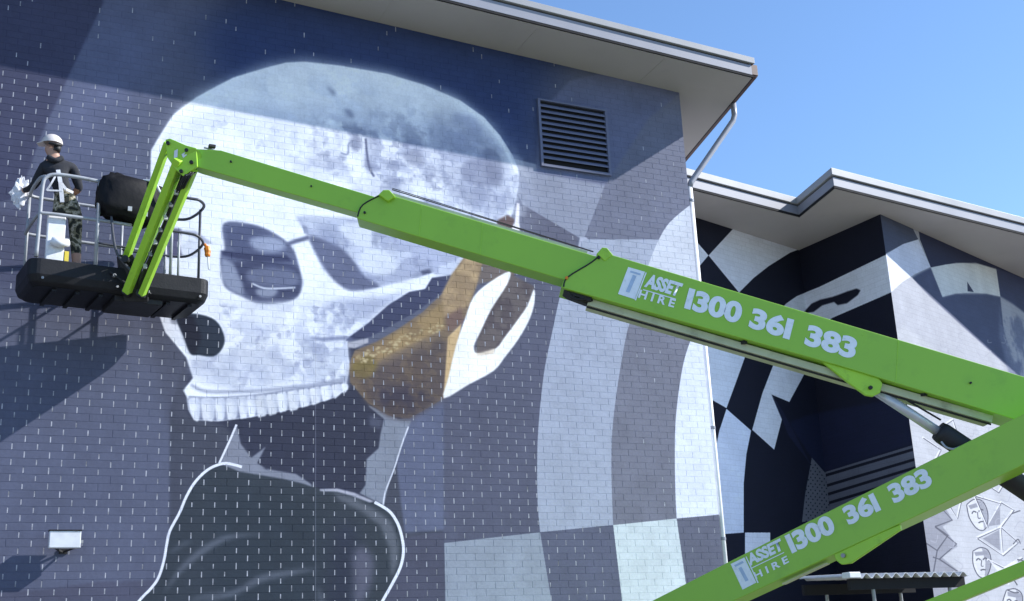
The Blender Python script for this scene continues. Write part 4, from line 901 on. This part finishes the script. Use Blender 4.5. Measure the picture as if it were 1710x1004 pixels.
# ================================================================ the painter
def J(x, y, Y): return at_y(x, y, Y)
YB = -.96
fl_z = BO[2] - .11
pel = J(112, 346, YB); 
joints = {'pelvis': (pel, .135), 'belly': (J(106, 322, YB), .13), 'chest': (J(98, 295, YB+.02), .155), 'upper': (J(95, 279, YB+.03), .125), 'neck': (J(91, 264, YB+.04), .062), 'head': (J(87, 249, YB+.05), .095), 'crown': (J(87, 240, YB+.05), .085),
          'nose': (J(75, 252, YB+.07), .018), 'shoL': (J(73, 281, YB+.06), .08), 'elbL': (J(56, 312, YB+.2), .055), 'wriL': (J(42, 318, YB+.36), .036), 'palL': (J(37, 319, YB+.42), .034),
          'shoR': (J(122, 280, YB+.02), .08), 'elbR': (J(133, 316, YB+.08), .055), 'wriR': (J(112, 330, YB+.26), .036), 'palR': (J(105, 329, YB+.32), .034)}
for s, dx in (('L', -.09), ('R', .10)):
    hp = pel + [dx, 0, -.05]; an = np.array([pel[0] + dx*1.2 + .05, YB + .02, fl_z + .08]); kn = hp*.5 + an*.5 + [0, .05, .02]
    joints['hip'+s] = (hp, .105); joints['kne'+s] = (kn, .075); joints['ank'+s] = (an, .048); joints['toe'+s] = (an + [-.06, .17, -.045], .036)
edges = [('pelvis', 'belly'), ('belly', 'chest'), ('chest', 'upper'), ('upper', 'neck'), ('neck', 'head'), ('head', 'crown'), ('head', 'nose')]
for s in 'LR': edges += [('upper', 'sho'+s), ('sho'+s, 'elb'+s), ('elb'+s, 'wri'+s), ('wri'+s, 'pal'+s), ('pelvis', 'hip'+s), ('hip'+s, 'kne'+s), ('kne'+s, 'ank'+s), ('ank'+s, 'toe'+s)]
for s in 'LR':                                               # five bent fingers on each palm
    pc, wc = joints['pal'+s][0], joints['wri'+s][0]; d = unit(pc - wc); sd_ = unit(np.cross(d, UPZ)); bd = np.cross(sd_, d)
    for i in range(5):
        if i < 4: a = pc + d*.05 + bd*(.03 - .02*i); b = a + d*(.035 - .004*abs(i-1)) + sd_*.015; c_ = b + d*.014 + sd_*.025
        else: a = pc + bd*.05 + d*.0; b = a + bd*.02 + d*.03; c_ = b + d*.025 + sd_*.01
        for k, q in enumerate((a, b, c_)): joints[f'f{s}{i}{k}'] = (q, .010 - .0012*k)
        edges += [('pal'+s, f'f{s}{i}0'), (f'f{s}{i}0', f'f{s}{i}1'), (f'f{s}{i}1', f'f{s}{i}2')]
names = list(joints); org = np.array([pel[0], pel[1], fl_z])
person = None
me = bpy.data.meshes.new('body'); me.from_pydata([tuple(joints[k][0]) for k in names], [(names.index(a), names.index(b)) for a, b in edges], [])
tmp = bpy.data.objects.new('body_tmp', me); COL.objects.link(tmp)
sk = tmp.modifiers.new('skin', 'SKIN'); sk.use_smooth_shade = True
for i, k in enumerate(names):
    v = me.skin_vertices[0].data[i]; r = joints[k][1]; v.radius = (r, r*.8) if k in ('chest', 'belly', 'pelvis', 'upper') else (r, r); v.use_root = (k == 'pelvis')
ss = tmp.modifiers.new('sub', 'SUBSURF'); ss.levels = 2; ss.render_levels = 2
dg = bpy.context.evaluated_depsgraph_get(); bm2 = bpy.data.meshes.new_from_object(tmp.evaluated_get(dg)); bpy.data.objects.remove(tmp)
bm2.name = 'person'; bm2.materials.clear()
for k in ('skin', 'shirt', 'camo', 'boots'): bm2.materials.append(M[k])
def mat_of(a, b):
    s = a + ' ' + b
    if 'ank' in a and 'toe' in b: return 3
    if 'kne' in a: return 0
    if 'pelvis' in a and 'belly' in b: return 2
    if 'hip' in s: return 2
    if 'neck' in s or 'head' in s or 'nose' in s or 'pal' in s or a.startswith('f'): return 0
    if 'elb' in a and 'wri' in b: return 1 if 'L' in a else 0
    return 1
seg = [(joints[a][0], joints[b][0], mat_of(a, b)) for a, b in edges]
for p in bm2.polygons:
    c = np.array(p.center); best = None
    for a, b, mm in seg:
        ab = b - a; t = min(1, max(0, np.dot(c - a, ab)/np.dot(ab, ab))); d = np.linalg.norm(c - a - ab*t)
        if best is None or d < best[0]: best = (d, mm, t)
    p.material_index = best[1] if not (best[1] == 0 and c[2] < fl_z + .62 and c[2] > fl_z + .36) else 2
    p.use_smooth = True
person = bpy.data.objects.new('person', bm2); COL.objects.link(person)
prop(person, 'person in dark shirt, camouflage trousers and pale helmet painting from the basket', 'person')
hc = joints['crown'][0]; fdir = unit((-1, .35, -.12)); mb = MB(); vs = []; fs = []; nu, nv = 20, 7
for i in range(nv + 1):
    for j in range(nu):
        th = math.pi*.52*i/nv; ph = 2*math.pi*j/nu; q = np.array([.132*math.sin(th)*math.cos(ph), .115*math.sin(th)*math.sin(ph), .125*math.cos(th) + .0])
        vs.append(hc + [q[0], q[1], q[2] - .0])
fs = [(i*nu + j, (i+1)*nu + j, (i+1)*nu + (j+1) % nu, i*nu + (j+1) % nu) for i in range(nv) for j in range(nu)]
mb.add(vs, fs); hel = mb.build('helmet', M['cap_cloth'], person, smooth=True)
mb = MB(); b0 = hc + fdir*.09 - UPZ*.0; sdv = unit(np.cross(fdir, UPZ)); mb.prism([b0 - sdv*.09, b0 + sdv*.09, b0 + fdir*.09 + sdv*.05, b0 + fdir*.09 - sdv*.05], (0, 0, .012)); mb.build('brim', M['cap_cloth'], hel, bevel=.004)
mb = MB(); mb.tube(catmull([hc + [.11, -.06, -.03], hc + [.04, -.115, -.05], hc + [-.05, -.1, -.04]], 4), .018, 8); mb.build('strap', M['black_rubber'], hel)
mb = MB(); mb.tube(catmull([J(80, 262, YB-.06), J(92, 268, YB-.09), J(104, 264, YB-.06)], 4), .035, 10); mb.build('collar', M['shirt'], person, smooth=True)
mb = MB(); hb = joints['head'][0]; mb.tube([hb + [.06, -.04, .02], hb + [.05, -.06, -.05]], [.05, .045], 10); mb.build('hair', M['black_rubber'], person, smooth=True)
# harness straps over the back
def strap(pts, w, mat='rag', name='harness_strap'):
    pp = [J(x, y, YB - dy) for x, y, dy in pts]
    for a, b in zip(pp[:-1], pp[1:]):
        mb = MB(); mb.bar(a, b, .012, w, side=(0, 1, 0)); mb.build(name, M[mat], person)
strap([(97, 284, .15), (101, 305, .17), (104, 338, .15)], .05); strap([(95, 290, .15), (86, 306, .165), (78, 318, .15)], .022); strap([(98, 300, .165), (110, 316, .165), (122, 322, .13)], .035); strap([(78, 318, .15), (104, 319, .165)], .02)
# cloth in the hand
vs = []; fs = []; nu, nv = 20, 14; rc = joints['palL'][0] + [-.02, .0, -.01]; rng = np.random.RandomState(11); jag = rng.uniform(.7, 1.25, (nv + 1, nu))
for i in range(nv + 1):
    for j in range(nu):
        th = math.pi*i/nv; ph = 2*math.pi*j/nu; r = jag[i, j]*(1 + .22*math.sin(3*ph + 2*th))
        vs.append(rc + np.array([.105*math.sin(th)*math.cos(ph)*r, .05*math.sin(th)*math.sin(ph)*r, .17*math.cos(th)*r - .02 + .03*math.sin(th)*math.cos(ph)]))
fs = [(i*nu + j, (i+1)*nu + j, (i+1)*nu + (j+1) % nu, i*nu + (j+1) % nu) for i in range(nv) for j in range(nu)]
mb = MB(); mb.add(vs, fs); rag = mb.build('cleaning_cloth', M['rag'], smooth=False)
prop(rag, 'crumpled white cloth held against the wall by the person in the basket', 'cloth')
